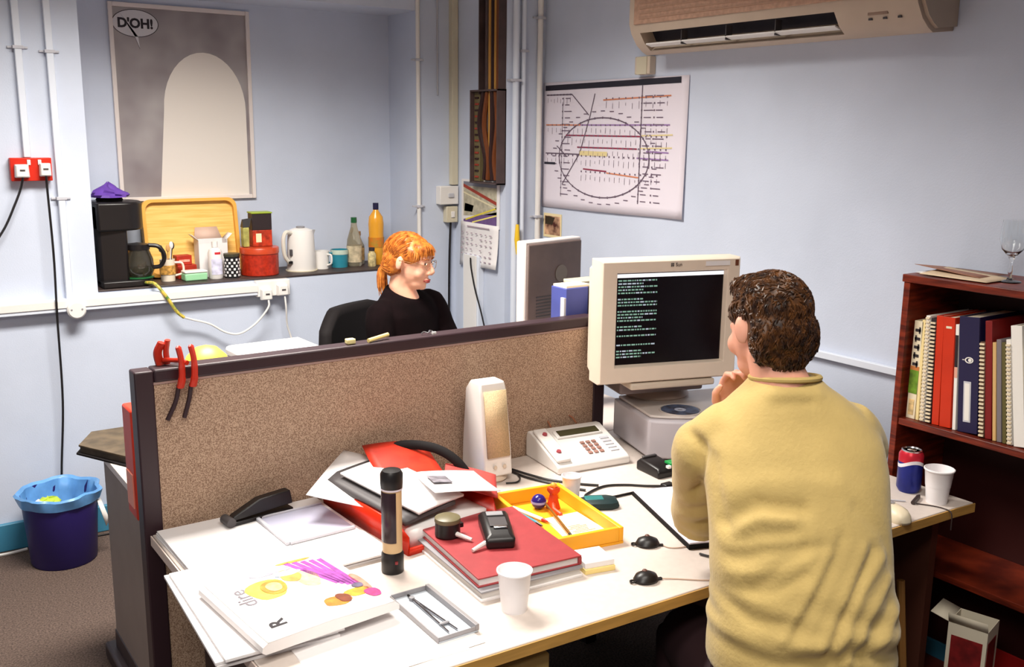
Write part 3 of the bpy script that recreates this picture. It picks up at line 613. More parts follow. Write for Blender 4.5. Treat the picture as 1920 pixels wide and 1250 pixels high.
MB().cbox((2.42, 1.45, 0), (2.45, 2.40, .695)).build('end_panel', mat('panel_brown', (86, 48, 36), .5), t, world=True)
MB().cbox((.69, 2.28, .25), (2.42, 2.30, .695)).build('modesty_panel', M_leg, t, world=True)
# pedestal under the desk
t = thing('drawer_pedestal', 'light wooden drawer unit under the front of the desk', 'drawer unit', (.93, 1.74, 0))
MB().cbox((-.19, -.24, .06), (.19, .26, .652)).build('carcass', mat('pedestal_side', (120, 90, 60), .5), t, bevel=.003)
for k in range(3):
    d_ = MB().cbox((-.19, -.262, .07+.195*k), (.19, -.242, .255+.195*k)).build('drawer', mat('pedestal_wood', (206, 176, 112), .5, noise=.08, ns=6), t, bevel=.004)
    MB().box((0, -.268, .2+.195*k), (.1, .014, .012)).build('handle', M_dgrey, d_, bevel=.002)
for sx in (-1, 1):
    for sy in (-1, 1): MB().lathe([(.0001, 0), (.025, .0), (.025, .05), (.01, .06), (.0001, .06)], 12, T(sx*.15, .01+sy*.2, 0)).build('castor', M_blk, t)

t = thing('office_desk', 'rear desk behind the partition with grey end panel, used by the woman', 'desk', (1.4, 2.85, 0))
MB().prism([(.592, 2.415), (2.34, 2.415), (2.34, 3.2), (1.5, 3.16), (.592, 3.22)], .697, DZ).build('worktop', M_desk, t, world=True, bevel=.002)
MB().cbox((.603, 2.44, .10), (.628, 3.10, .696)).build('end_panel', M_panel, t, world=True)
MB().cbox((.575, 2.43, 0), (.655, 3.16, .055)).build('foot_rail', M_leg, t, world=True, bevel=.01)
MB().cbox((.600, 2.44, .05), (.631, 3.11, .115)).build('kick_strip', M_leg, t, world=True, bevel=.003)
MB().cbox((2.28, 2.44, .0), (2.305, 3.10, .696)).build('end_panel', M_panel, t, world=True)
MB().cbox((.628, 2.46, .3), (2.28, 2.48, .696)).build('modesty_panel', M_panel, t, world=True)

# ================================================================ BEHIND THE PARTITION
t = thing('ring_binder', 'dark olive folder lying over the corner of the rear desk', 'folder', (.655, 3.04, DZ))
q = [(-.13, .07), (-.068, .17), (.075, .17), (.10, -.17), (-.02, -.19)]
MB().prism([(-.13, .05), (-.072, .17), (.09, .17), (.09, -.19), (-.01, -.19)], .0, .006).build('lower_cover', M_blkm, t, bevel=.001)
MB().prism([(-.118, .05), (-.062, .165), (.085, .165), (.085, -.18), (.0, -.18)], .006, .024).build('pages', mat('folder_pages', (70, 62, 52), .7, noise=.2, ns=40), t)
MB().prism([(-.122, .05), (-.06, .172), (.092, .172), (.092, -.19), (-.0, -.19)], .024, .030).build('upper_cover', mat('folder_olive', (76, 64, 48), .5, noise=.3, ns=25), t, bevel=.001)
t = thing('red_box_file', 'red box file standing behind the left end of the partition', 'box file', (.632, 2.50, DZ))
MB().cbox((-.085, -.045, 0), (.05, .045, .29)).build('box', mat('file_red', (206, 56, 34), .45, noise=.1), t, bevel=.006)
MB().cbox((-.088, -.03, .03), (-.085, .03, .12)).build('spine_label', mat('file_pink', (236, 150, 130), .5), t)
# clamps over the partition top
t = thing('red_pliers', 'red-handled pliers hooked over the left end of the partition rail', 'pliers', (.64, PY, 1.13))
M_rh = mat('handle_red', (190, 44, 24), .38)
for k, (x, dx) in enumerate(((.006, -.022), (.036, -.012))):
    h_ = MB(); h_.tube(curve_path([(x-.004, -.012, .055), (x, -.020, .02), (x-.002, -.026, -.02), (x-.006, -.022, -.045)]), [.004]+[.009]*10+[.010]*6+[.0115]*8, 8, flat=.7); h_.build('handle', M_rh, t)
    MB().tube(curve_path([(x-.008, -.016, -.04), (x-.012+dx*.2, -.012, -.08), (x-.016+dx, -.010, -.125)]), [.0055]*17, 6).build('jaw', M_frame, t)
h_ = MB(); h_.tube(curve_path([(-.02, .045, .055), (-.03, .05, .03), (-.026, .05, .0), (-.02, .048, -.03)]), .013, 8, flat=.7); h_.tube(curve_path([(-.006, .045, .06), (-.010, .05, .03), (-.008, .05, .0)]), .009, 8, flat=.7); h_.build('handle', M_rh, t)
MB().tube([(-.02, .04, .012), (.01, .01, .014), (.02, -.018, .012)], .006, 8).build('pivot', M_rh, t)
# yellow dome lamp
t = thing('desk_lamp', 'desk lamp with a yellow domed shade behind the partition', 'lamp', (.81, 2.68, DZ))
MB().lathe([(.0001, 0), (.06, 0), (.06, .012), (.012, .02), (.0001, .02)], 24).build('base', M_blk, t)
MB().cyl((0, 0), .008, .018, .31, 10).build('pole', M_blk, t)
MB().lathe([(.069, .285), (.071, .285), (.068, .32), (.054, .355), (.03, .378), (.0001, .386)], 28).build('lamp_shade', mat('lamp_yellow', (240, 196, 70), .45), t)
# printer
t = thing('desk_printer', 'white printer whose flat lid shows above the partition', 'printer', (1.12, 2.92, DZ), R(2))
MB().cbox((-.14, -.16, 0), (.14, .16, .26)).build('body', M_wht, t, bevel=.012)
MB().cbox((-.13, -.15, .26), (.13, .15, .292)).build('lid', M_wht, t, bevel=.012); MB().cbox((-.02, -.05, .292), (.09, .02, .296)).build('lid_recess', M_lgrey, t, bevel=.001)
# things on the rail
tag(MB().tube([(1.155, PY+.01, 1.136), (1.225, PY+.03, 1.142)], [.006, .006], 8).build('pencil_stub', mat('stub_cream', (236, 214, 140), .5)), 'thick cream pencil stub lying on the partition rail before the woman', 'pencil')
tag(MB().cbox((1.095, PY+.012, 1.1305), (1.12, PY+.032, 1.145)).build('eraser', mat('eraser_cream', (238, 224, 160), .6), bevel=.003), 'small cream eraser on the partition rail left of the pencil stub', 'eraser')
t = thing('silver_clip', 'small bright metal clip on the partition rail in front of the woman', 'clip', (1.345, PY+.02, 1.1305))
MB().tube(curve_path([(-.02, 0, .004), (-.01, .004, .008), (.0, -.004, .006), (.01, .004, .01), (.022, 0, .005)]), .0022, 6).build('wire', M_steel, t); MB().cbox((.014, -.005, 0), (.026, .005, .006)).build('jaw', M_wht, t)
# slim monitor seen from behind
t = thing('flat_monitor', 'slim monitor behind the partition showing its dark grey back', 'monitor', (2.17, 2.905, DZ), R(10))
MB().cbox((-.15, -.012, .27), (.15, .034, .588)).build('bezel', mat('case_beige', (212, 204, 202), .42), t, bevel=.006)
bk = MB().cbox((-.143, -.022, .277), (.143, -.011, .578)).build('back_shell', mat('case_back', (100, 84, 80), .5, noise=.12, ns=12), t, bevel=.006)
MB().cbox((-.135, .034, .287), (.135, .0355, .575)).build('screen', mat('screen_off', (30, 34, 40), .2), t)
MB().lathe([(.03, 0), (.032, .003), (.0001, .003)], 24, T(.03, -.022, .46) @ Matrix.Rotation(PI/2, 4, 'X')).build('round_sticker', mat('fan_grey', (118, 108, 98), .5), bk)
for k in range(7): MB().box((-.02, -.0225, .31+.012*k), (.16, .002, .004)).build('vent', M_dgrey, bk)
MB().cbox((-.03, -.004, .012), (.03, .016, .30)).build('stand', M_beige, t, bevel=.004); MB().lathe([(.0001, 0), (.10, 0), (.10, .008), (.03, .016), (.0001, .016)], 28).build('foot', M_beige, t)
# blue box and white box behind partition
t = thing('storage_box', 'tall blue magazine box behind the right end of the partition', 'box', (1.925, 2.475, DZ), R(0))
MB().cbox((-.045, -.04, 0), (.045, .04, .49)).build('box', mat('box_blue', (70, 78, 148), .5, noise=.1, ns=10), t, bevel=.003)
MB().cbox((.045, -.04, 0), (.060, .04, .49)).build('side', M_dgrey, t); MB().cbox((-.052, -.04, .0), (-.045, -.02, .46)).build('flap', M_lgrey, t)
MB().cbox((-.04, -.035, .49), (.056, .035, .497)).build('contents', M_paper2, t)
t = thing('storage_box', 'narrow white box behind the blue box, partly behind the man\'s monitor', 'box', (2.17, 2.72, DZ), R(0))
MB().cbox((-.05, -.04, 0), (.06, .04, .45)).build('box', M_paper, t, bevel=.003); MB().cbox((-.052, -.042, .35), (.062, .042, .37)).build('tape', M_grey, t); MB().cbox((-.052, -.042, .45), (.062, .042, .462)).build('lid', M_trunkb, t, bevel=.002)

# ================================================================ WASTE BIN
t = thing('waste_bin', 'dark blue waste bin with a blue bag liner by the back wall', 'bin', (.612, 4.035, 0))
MB().lathe([(.0001, 0), (.118, 0), (.122, .006), (.142, .285), (.139, .285), (.119, .01), (.0001, .01)], 36).build('bucket', mat('bin_navy', (40, 28, 96), .45), t)
N_ = 48; rings = []
for r_, z, w in ((.142, .22, .0), (.1455, .25, .002), (.152, .276, .004), (.155, .29, .006), (.148, .297, .005), (.136, .288, .004), (.128, .24, .006), (.112, .16, .010), (.08, .10, .008), (.03, .085, .004)):
    rings.append([((r_+w*math.sin(7*a+z*40)+w*.6*math.sin(13*a))*math.cos(a), (r_+w*math.sin(7*a+z*40)+w*.6*math.sin(13*a))*math.sin(a), z+w*.8*math.sin(5*a+1)) for a in [2*PI*k/N_ for k in range(N_)]])
rings = rings[1:]
MB().loft(rings, cap=False).build('bag_liner', mat('bag_blue', (96, 150, 206), .3, noise=.15, ns=14), t)
MB().add([(.125, -.06, .24), (.142, -.04, .24), (.165, -.05, .14), (.150, -.075, .13), (.16, -.06, .17)], [(0, 1, 4), (0, 4, 3), (1, 2, 4), (4, 2, 3)]).build('bag_tail', M_wht, t, solid=.002)
t = thing('litter', 'crumpled lime green and white wrapper lying in the bin', 'litter', (.565, 3.98, .242))
m = MB().ell((0, 0, .02), (.05, .035, .025), rz(R(30)), 9, 6); m.v = [(x+random.uniform(-.007, .007), y+random.uniform(-.007, .007), z+random.uniform(-.005, .005)) for x, y, z in m.v]
m.build('green_wrapper', mat('lime', (168, 190, 56), .5), t, smooth=False)
m = MB().ell((-.035, -.005, .02), (.03, .025, .02), None, 8, 5); m.v = [(x+random.uniform(-.005, .005), y+random.uniform(-.005, .005), z+random.uniform(-.005, .005)) for x, y, z in m.v]
m.build('white_wrapper', M_paper, t, smooth=False)

# ================================================================ BOOKSHELF
BX0, BX1, BY0, BY1, BZ = 2.51, 2.772, .80, 1.668, 1.308
t = thing('bookshelf', 'dark red mahogany bookshelf full of books against the right wall', 'bookshelf', ((BX0+BX1)/2, (BY0+BY1)/2, 0))
def bp_(name, lo, hi, m=M_shelf, bv=.002): return MB().cbox(lo, hi).build(name, m, t, world=True, bevel=bv)
bp_('side_panel', (BX0, BY1-.02, 0), (BX1, BY1, BZ-.022)); bp_('side_panel', (BX0, BY0, 0), (BX1, BY0+.02, BZ-.022))
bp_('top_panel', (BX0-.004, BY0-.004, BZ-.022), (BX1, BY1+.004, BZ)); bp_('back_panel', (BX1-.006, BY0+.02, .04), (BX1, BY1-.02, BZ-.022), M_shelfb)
for z in (.885, .465, .06): bp_('shelf', (BX0+.004, BY0+.02, z-.02), (BX1-.006, BY1-.02, z))
bp_('plinth', (BX0+.02, BY0+.02, 0), (BX0+.035, BY1-.02, .04))
SH = .8855
def book(label, y, th, h, depth, m, lean=0, name='book', cat='book', z0=SH, x0=2.535, extra=None, pages=True, group='books on the upper shelf'):
    """standing book, spine towards -x; y = centre, lean in degrees (top towards +y)"""
    c_ = math.cos(R(lean)); s_ = math.sin(R(abs(lean)))
    t = thing(name, label, cat, (x0, y, z0+ (th/2)*s_), 0, group); t.rotation_euler = (-R(lean), 0, 0)
    mc = MB(); mc.cbox((0, -th/2, 0), (.004, th/2, h)); mc.cbox((.004, -th/2, 0), (depth, -th/2+.0018, h)); mc.cbox((.004, th/2-.0018, 0), (depth, th/2, h))
    mc.build('cover', m, t, bevel=.0012)
    if th > .006: MB().cbox((.004, -th/2+.002, .003), (depth-.004, th/2-.002, h-.004)).build('pages', M_paper2, t)
    if extra: extra(t, th, h)
    return t
def band(z0, z1, m, f=1.0): return lambda t, th, h: MB().cbox((-.0008, -th/2*f, z0*h), (0, th/2*f, z1*h)).build('spine_print', m, t)
def multi(*fs):
    def g_(t, th, h):
        for f_ in fs: f_(t, th, h)
    return g_
def strokes(z0, z1, n, m, f=.6):
    def g_(t, th, h):
        q = MB()
        for k in range(n):
            zc = (z0+(z1-z0)*(k+.5)/n)*h; q.box((-.0012, 0, zc), (.0008, th*f, (z1-z0)*h/n*.32)); q.box((-.0012, th*f*.3*(1 if k % 2 else -1), zc), (.0008, th*.16, (z1-z0)*h/n*.75))
        q.build('spine_lettering', m, t)
    return g_
def spiral(t, th, h):
    q = MB(); n = int(h/.011)
    for k in range(n): q.box((-.002, 0, .006+.011*k), (.005, th*.9, .005))
    o = q.build('comb_binding', mat('comb_cream', (222, 206, 176), .5), t)
cream = mat('book_cream', (226, 214, 186), .6); bwhite = mat('book_white', (232, 228, 222), .55); bgrey = mat('book_grey', (120, 112, 116), .6); bdark = mat('book_dark', (34, 24, 30), .55)
bred = mat('book_red', (196, 46, 12), .45, noise=.08); bmar = mat('book_maroon', (120, 16, 16), .5); btan = mat('book_tan', (206, 168, 110), .6); bolive = mat('book_olive', (92, 84, 44), .6)
book('cream book with dark vertical lettering and a green block, first at the shelf side', 1.624, .028, .29, .20, cream, 0, extra=multi(strokes(.52, .95, 5, M_drk), band(.26, .5, mat('spine_green', (96, 132, 34), .6, noise=.4, ns=40)), band(.5, .54, mat('spine_orange', (196, 120, 60), .6)), band(.04, .2, mat('spine_motif', (214, 184, 130), .6, noise=.3, ns=60), .6)))
book('thin yellow-cream pamphlet second on the upper shelf', 1.602, .009, .295, .19, mat('book_yel', (232, 210, 150), .6), 1.5)
book('slim white comb-bound report next to the yellow pamphlet', 1.586, .013, .31, .21, bwhite, 2, extra=spiral)
book('dark report with a cream comb binding left of the red binders', 1.566, .016, .305, .21, bdark, 2.5, extra=spiral)
book('narrow orange-red binder, left of the two red ones', 1.544, .022, .315, .21, bred, 3, cat='binder', name='binder')
book('wide orange-red binder, right of the two red ones', 1.514, .034, .315, .21, bred, 3.4, cat='binder', name='binder', extra=multi(band(.90, .92, cream, .5)))
book('thin white booklet between the red and the navy binder', 1.486, .010, .30, .20, bwhite, 4, extra=multi(band(.60, .9, bdark, .9), band(.5, .6, mat('spine_pink', (216, 160, 140), .6), .9)))
def navy_extra(t, th, h):
    MB().cbox((-.0012, -.009, .03), (0, .013, .145)).build('spine_label', M_lgrey, t, bevel=.0008); MB().cbox((-.0016, -.005, .035), (-.0012, .009, .14)).build('label_insert', bwhite, t)
    MB().lathe([(.009, 0), (.0125, 0), (.0125, .001), (.009, .001)], 20, T(-.0006, -.002, .205) @ Matrix.Rotation(-PI/2, 4, 'Y') @ Matrix.Diagonal((.7, 1, 1, 1))).build('emblem_ring', bwhite, t)
    MB().lathe([(.0001, 0), (.005, 0), (.005, .001), (.0001, .001)], 12, T(-.0006, -.004, .205) @ Matrix.Rotation(-PI/2, 4, 'Y')).build('emblem_dot', bwhite, t); MB().box((-.001, .015, .205), (.001, .006, .002)).build('emblem_bar', bwhite, t)
book('thick navy binder with a white ring emblem and white spine label', 1.446, .058, .325, .22, M_navy, 5, cat='binder', name='binder', extra=navy_extra)
book('short cream comb-bound booklet right of the navy binder', 1.404, .015, .265, .19, mat('book_brown', (96, 70, 56), .6), 5.5, extra=spiral)
book('maroon hardback right of the short comb-bound booklet', 1.385, .019, .325, .21, bmar, 6)
book('thin tan booklet right of the maroon hardback', 1.3675, .010, .27, .20, btan, 6.3)
book('dark grey slim book between tan and olive booklets', 1.3535, .013, .28, .20, bgrey, 6.6)
book('thin olive booklet right of the dark grey book', 1.339, .011, .275, .20, bolive, 6.9)
book('slim white comb-bound manual before the tall white file', 1.324, .013, .285, .20, bwhite, 7.2, extra=spiral)
book('tall white file among the books towards the right of the shelf', 1.298, .030, .325, .21, bwhite, 8, cat='file')
book('cream paperback right of the tall white file', 1.270, .018, .27, .19, cream, 8)
book('second cream paperback, wider, near the right end of the view', 1.243, .026, .28, .20, mat('book_buff', (214, 190, 150), .6), 8)
for k, (c, th, h, lb) in enumerate((((60, 20, 24), .03, .3, 'dark burgundy book beyond the cream paperbacks'), ((150, 120, 80), .03, .28, 'brown book beyond the burgundy one'), ((190, 180, 170), .04, .31, 'wide pale grey file past the brown book'), ((70, 60, 90), .03, .29, 'dull violet book last in the row'))):
    book(lb, 1.206-.042*k, th, h, .2, mat('book_x%d' % k, c, .6), 8)
t = thing('red_crate', 'dull red crate on the bottom shelf at the right edge', 'crate', (2.62, 1.24, .0605))
m = MB()
for lo, hi in (((-.09, -.16, 0), (.09, .16, .006)), ((-.09, -.16, .006), (-.084, .16, .15)), ((.084, -.16, .006), (.09, .16, .15)), ((-.084, -.16, .006), (.084, -.154, .15)), ((-.084, .154, .006), (.084, .16, .15))): m.cbox(lo, hi)
m.build('tub', mat('crate_red', (150, 22, 22), .45), t, bevel=.002); MB().cbox((-.096, -.166, .15), (-.084, .166, .162)).build('rim', mat('crate_red', (150, 22, 22), .45), t)
# top of the shelf: papers and wine glass
t = thing('leaflet_pile', 'few loose leaflets lying on top of the bookshelf', 'papers', (2.63, 1.565, BZ))
for k, (dx, dy, a, m_) in enumerate(((0, 0, 8, M_paper), (-.03, -.03, -14, mat('leaf_tan', (214, 190, 160), .7)), (.02, .02, 25, mat('leaf_brown', (150, 104, 84), .6)))):
    MB().grid(6, 6, lambda u, v: (-.07+.14*u+dx, -.10+.2*v+dy, .002+.002*k+.010*u*v*(k == 1)+.016*(k == 2)*(1-u)*v)).build('sheet', m_, t, solid=.001)
t = thing('wine_glass', 'empty stemmed wine glass on top of the bookshelf', 'glass', (2.625, 1.425, BZ))
MB().lathe([(.0001, 0), (.031, 0), (.030, .003), (.008, .006), (.0045, .015), (.006, .03), (.004, .045), (.0045, .06), (.012, .072), (.028, .09), (.035, .115), (.034, .14), (.031, .168), (.0298, .168), (.033, .14), (.034, .115), (.027, .092), (.011, .076), (.0001, .072)], 32).build('glass', M_glass, t)
# carton on the floor and pole
t = thing('drink_carton', 'white and dark red open carton standing before the bookshelf', 'carton', (2.415, 1.30, 0), R(14))
m = MB()
for lo, hi in (((-.05, -.05, 0), (.05, .05, .003)), ((-.05, -.05, .003), (-.048, .05, .42)), ((.048, -.05, .003), (.05, .05, .42)), ((-.048, -.05, .003), (.048, -.048, .42)), ((-.048, .048, .003), (.048, .05, .42))): m.cbox(lo, hi)
m.build('walls', mat('carton_white', (206, 196, 176), .6), t)
for lo, hi in (((-.0508, -.04, .24), (-.05, .04, .385)), ((-.04, -.0508, .24), (.03, -.05, .385))): MB().cbox(lo, hi).build('printed_panel', mat('carton_red', (110, 20, 22), .5, noise=.4, ns=30), t)
MB().add([(-.05, .05, .42), (.05, .05, .42), (.055, .10, .43), (-.045, .10, .43)], [(0, 1, 2, 3)]).build('flap', mat('carton_white', (206, 196, 176), .6), t, solid=.0015)
MB().add([(-.05, -.05, .42), (-.05, .05, .42), (-.062, .05, .45), (-.062, -.05, .45)], [(0, 1, 2, 3)]).build('flap', mat('carton_white', (206, 196, 176), .6), t, solid=.0015)
t = thing('wooden_pole', 'slim wooden pole standing under the right end of the desk', 'pole', (2.30, 1.44, 0))
MB().tube([(0, -.05, 0), (.01, .02, .5)], .011, 8).build('shaft', mat('pole_wood', (150, 104, 52), .5), t); MB().tube([(0, -.0502, .0), (.0003, -.048, .02)], .013, 8).build('tip', M_blk, t)

# ================================================================ THE MAN'S MONITOR AND WORKSTATION
AZM = R(-16.7)                                    # rotation of the monitor about z
wv = Vector((math.cos(AZM), math.sin(AZM))); dv = Vector((-math.sin(AZM), math.cos(AZM)))
ML = Vector((1.828, 2.20)); mc = ML+wv*.2315
t = thing('workstation_box', 'light grey workstation case with a curved front under the monitor', 'computer', (1.948+.21*wv.x, 2.085+.21*wv.y, DZ), AZM)
fr = [(-.21, .295), (-.21, .03)]+[(-.21+.42*k/16, -.035*math.sin(PI*k/16)**.7+.03*(1-math.sin(PI*k/16))) for k in range(1, 16)]+[(.21, .03), (.21, .295)]
MB().prism(fr, .008, .128).build('case', mat('case_grey', (190, 184, 190), .4), t, bevel=.008, seg=3)
MB().prism([(x*.93-.002, y*.9+.02) for x, y in fr], .128, .137).build('top_cover', mat('case_top', (206, 196, 190), .4), t, bevel=.004)
MB().lathe([(.062, 0), (.066, 0), (.066, .004), (.062, .004)], 32, T(-.085, .07, .137)).build('recess_ring', mat('case_top', (206, 196, 190), .4), t)
MB().cbox((-.205, .06, .09), (-.19, .12, .12)).build('drive_button', M_beige, t, bevel=.004)
for sx in (-1, 1): MB().cbox((sx*.17-.02, .03, 0), (sx*.17+.02, .27, .008)).build('foot', M_blk, t)
t2 = thing('compact_disc', 'dark shiny compact disc lying on the workstation case under the monitor', 'disc', tuple((t.matrix_basis @ Vector((-.085, .07, .139)))), 0)
MB().lathe([(.009, 0), (.059, 0), (.059, .0014), (.009, .0014)], 40).build('disc', mat('disc_dark', (84, 82, 92), .25, metal=.3, noise=.3, ns=25, col2=(110, 126, 160)), t2)
MB().lathe([(.0075, 0), (.018, 0), (.018, .0018), (.0075, .0018)], 24).build('hub_ring', mat('disc_hub', (200, 206, 226), .2), t2)

t = thing('crt_monitor', 'large beige monitor showing green terminal text on the front desk', 'monitor', (mc.x, mc.y, DZ+.137), AZM)
zb, zt, hw = .952-DZ-.137, 1.328-DZ-.137, .2315
# stand
MB().lathe([(.0001, 0), (.105, 0), (.11, .006), (.09, .03), (.0001, .034)], 32, T(.06, .21, 0)).build('swivel_base', M_beiged, t)
MB().cbox((-.12, .09, .034), (.17, .29, zb-.022)).build('neck', mat('neck_grey', (120, 108, 108), .5), t, bevel=.008)
MB().cbox((-.125, .0, zb-.022), (.16, .25, zb-.001)).build('tilt_plate', M_beige, t, bevel=.006)
# bezel
bw = .052
M_bez = mat('bezel_beige', (222, 206, 188), .42, noise=.03)
m = MB(); 
def ring_rect(x0, x1, z0, z1, y): return [(x0, y, z0), (x1, y, z0), (x1, y, z1), (x0, y, z1)]
o1 = ring_rect(-hw, hw, zb, zt, .012); o2 = ring_rect(-hw+.006, hw-.006, zb+.006, zt-.006, 0); i1 = ring_rect(-hw+bw, hw-bw+.008, zb+.05, zt-.036, .004); i2 = ring_rect(-hw+bw+.006, hw-bw+.002, zb+.056, zt-.042, .022); ob = ring_rect(-hw, hw, zb, zt, .075)
R_ = [ob, o1, o2, i1, i2]; vs = [p for r_ in R_ for p in r_]; fs = [(a*4+i, a*4+(i+1) % 4, (a+1)*4+(i+1) % 4, (a+1)*4+i) for a in range(4) for i in range(4)]
m.add(vs, fs); m.build('bezel', M_bez, t, bevel=.002)
# rear housing
rr = []
for y, s, dz_ in ((.075, 1.0, 0), (.11, .97, 0), (.17, .86, .005), (.28, .62, .0), (.35, .5, -.01), (.36, .48, -.01)):
    zc = (zb+zt)/2+dz_; hh = (zt-zb)/2*s; ww = hw*s; c_ = .03*s
    rr.append([(-ww+c_, y, zc-hh), (ww-c_, y, zc-hh), (ww, y, zc-hh+c_), (ww, y, zc+hh-c_), (ww-c_, y, zc+hh), (-ww+c_, y, zc+hh), (-ww, y, zc+hh-c_), (-ww, y, zc-hh+c_)])
MB().loft(rr).build('rear_housing', M_bez, t)
sx0, sx1, sz0, sz1 = -hw+bw+.006, hw-bw+.002, zb+.056, zt-.042
scr = MB().grid(10, 8, lambda u, v: (sx0+(sx1-sx0)*u, .020-.004*math.sin(PI*u)*math.sin(PI*v), sz0+(sz1-sz0)*v)).build('screen', mat('screen_black', (18, 10, 14), .18), t)
def sy(u, v): return .0195-.004*math.sin(PI*u)*math.sin(PI*v)-.0006
def scr_quad(q, u0, v0, u1, v1):
    q.add([(sx0+(sx1-sx0)*u, sy(u, v), sz0+(sz1-sz0)*v) for u, v in ((u0, v0), (u1, v0), (u1, v1), (u0, v1))], [(0, 1, 2, 3)])
q = MB()
for k in range(10): scr_quad(q, .0+.1*k, .955, .1+.1*k, .995)
q.build('title_bar', mat('screen_white', (226, 230, 236), .4, emit=1.0), scr, smooth=False)
qs = [MB(), MB()]
for r_ in range(26):
    v = .915-.0335*r_
    if r_ in (5, 9, 14, 17, 19, 20, 22): continue
    wmax = .37*(1-.35*(random.random() < .25)); u = .012
    while u < wmax:
        w = random.choice((.012, .018, .026, .034)); scr_quad(qs[0 if random.random() < .7 else 1], u, v, min(u+w, wmax), v+.016); u += w+.008
qs[0].build('text_rows', mat('screen_green', (120, 160, 146), .4, emit=.5), scr, smooth=False)['kind'] = 'stuff'
qs[1].build('text_rows_blue', mat('screen_cyan', (160, 176, 190), .4, emit=.5), scr, smooth=False)['kind'] = 'stuff'
# logo, sticker, corner badge
for k in range(4): MB().box((-.006+.0055*(k % 2), -.0002, zt-.02+.0055*(k//2)), (.0042, .001, .0042)).build('logo_mark', M_dgrey, t)
text_mesh('logo_lettering', 'Sun', .015, M_dgrey, t, T(.018, -.0005, zt-.0175) @ Matrix.Rotation(PI/2, 4, 'X'))
MB().cbox((.108, -.0008, zt-.024), (.19, .0003, zt-.010)).build('paper_sticker', M_paper, t); MB().cbox((.209, -.0008, zt-.026), (.220, .0003, zt-.008)).build('badge', mat('badge_brown', (110, 62, 40), .5), t)
# ================================================================ DESK THINGS
def on_desk(name, label, cat, x, y, rot=0, z=DZ, group=None): return thing(name, label, cat, (x, y, z), R(rot), group)
# speaker
t = on_desk('desk_speaker', 'white desktop speaker with beige grille against the partition', 'speaker', 1.475, 2.265, -4)
def sp_ring(z, w, d0, d1): return [(-w, -d0, z), (w, -d0, z), (w, d1, z), (-w, d1, z)]
MB().loft([sp_ring(.018, .046, .068, .07), sp_ring(.1, .046, .058, .066), sp_ring(.255, .043, .036, .055), sp_ring(.285, .04, .026, .03)]).build('cabinet', M_wht, t, bevel=.006, seg=3)
MB().lathe([(.0001, 0), (.05, 0), (.054, .006), (.048, .018), (.0001, .018)], 28, Matrix.Diagonal((1, 1.3, 1, 1))).build('foot', M_beige, t)
MB().add([(-.034, -.0645, .075), (.038, -.0645, .075), (.037, -.038, .262), (-.033, -.038, .262)], [(0, 1, 2, 3)]).build('grille', mat('grille_beige', (196, 170, 132), .8, noise=.15, ns=300, bump=.4, bs=500), t, solid=.006)
for k in range(2): MB().lathe([(.0001, .004), (.005, .004), (.006, 0)], 12, T(-.012+.03*k, -.068, .048) @ Matrix.Rotation(PI/2, 4, 'X')).build('knob', M_beige, t)
# phone
t = on_desk('desk_phone', 'white desk telephone with dark display and keypad', 'telephone', 1.785, 2.235, -7)
prof = [(-.098, .0), (-.098, .022), (-.085, .03), (.075, .082), (.098, .08), (.105, .06), (.105, 0)]
m = MB().add([(-.125, y, z) for y, z in prof]+[(.125, y, z) for y, z in prof], [list(range(7)), list(range(7, 14))[::-1]]+[(i, (i+1) % 7, 7+(i+1) % 7, 7+i) for i in range(7)])
m.build('body', M_wht, t, bevel=.006, seg=3)
sl = math.atan2(.052, .16); Ms = T(0, -.085, .030) @ Matrix.Rotation(sl, 4, 'X')
MB().cbox((-.06, .112, -.002), (.10, .152, .006), Ms).build('display_hood', M_wht, t, bevel=.003); MB().cbox((-.05, .118, .006), (.09, .146, .0075), Ms).build('display', mat('lcd_dark', (66, 62, 40), .25), t)
for r_ in range(4):
    for c in range(3): MB().cbox((.0+.02*c, .022+.017*r_, 0), (.013+.02*c, .032+.017*r_, .004), Ms).build('key', mat('key_brown', (150, 110, 100), .5), t)
for k in range(5): MB().cbox((.075, .02+.016*k, 0), (.105, .029+.016*k, .003), Ms).build('feature_key', M_lgrey, t)
MB().cbox((-.122, -.0, 0), (-.075, .165, .012), Ms).build('cradle', M_wht, t, bevel=.005)
for y in (.04, .13): MB().lathe([(.0001, .005), (.007, .005), (.008, 0)], 12, Ms @ T(-.098, y, .012)).build('cradle_button', mat('button_red', (150, 60, 70), .4), t)
MB().tube(curve_path([(-.04, .10, .08), (-.03, .14, .10), (.02, .15, .105), (.05, .13, .095), (.055, .105, .08)]), .003, 6).build('rear_cord', mat('cord_brown', (150, 96, 70), .5), t)
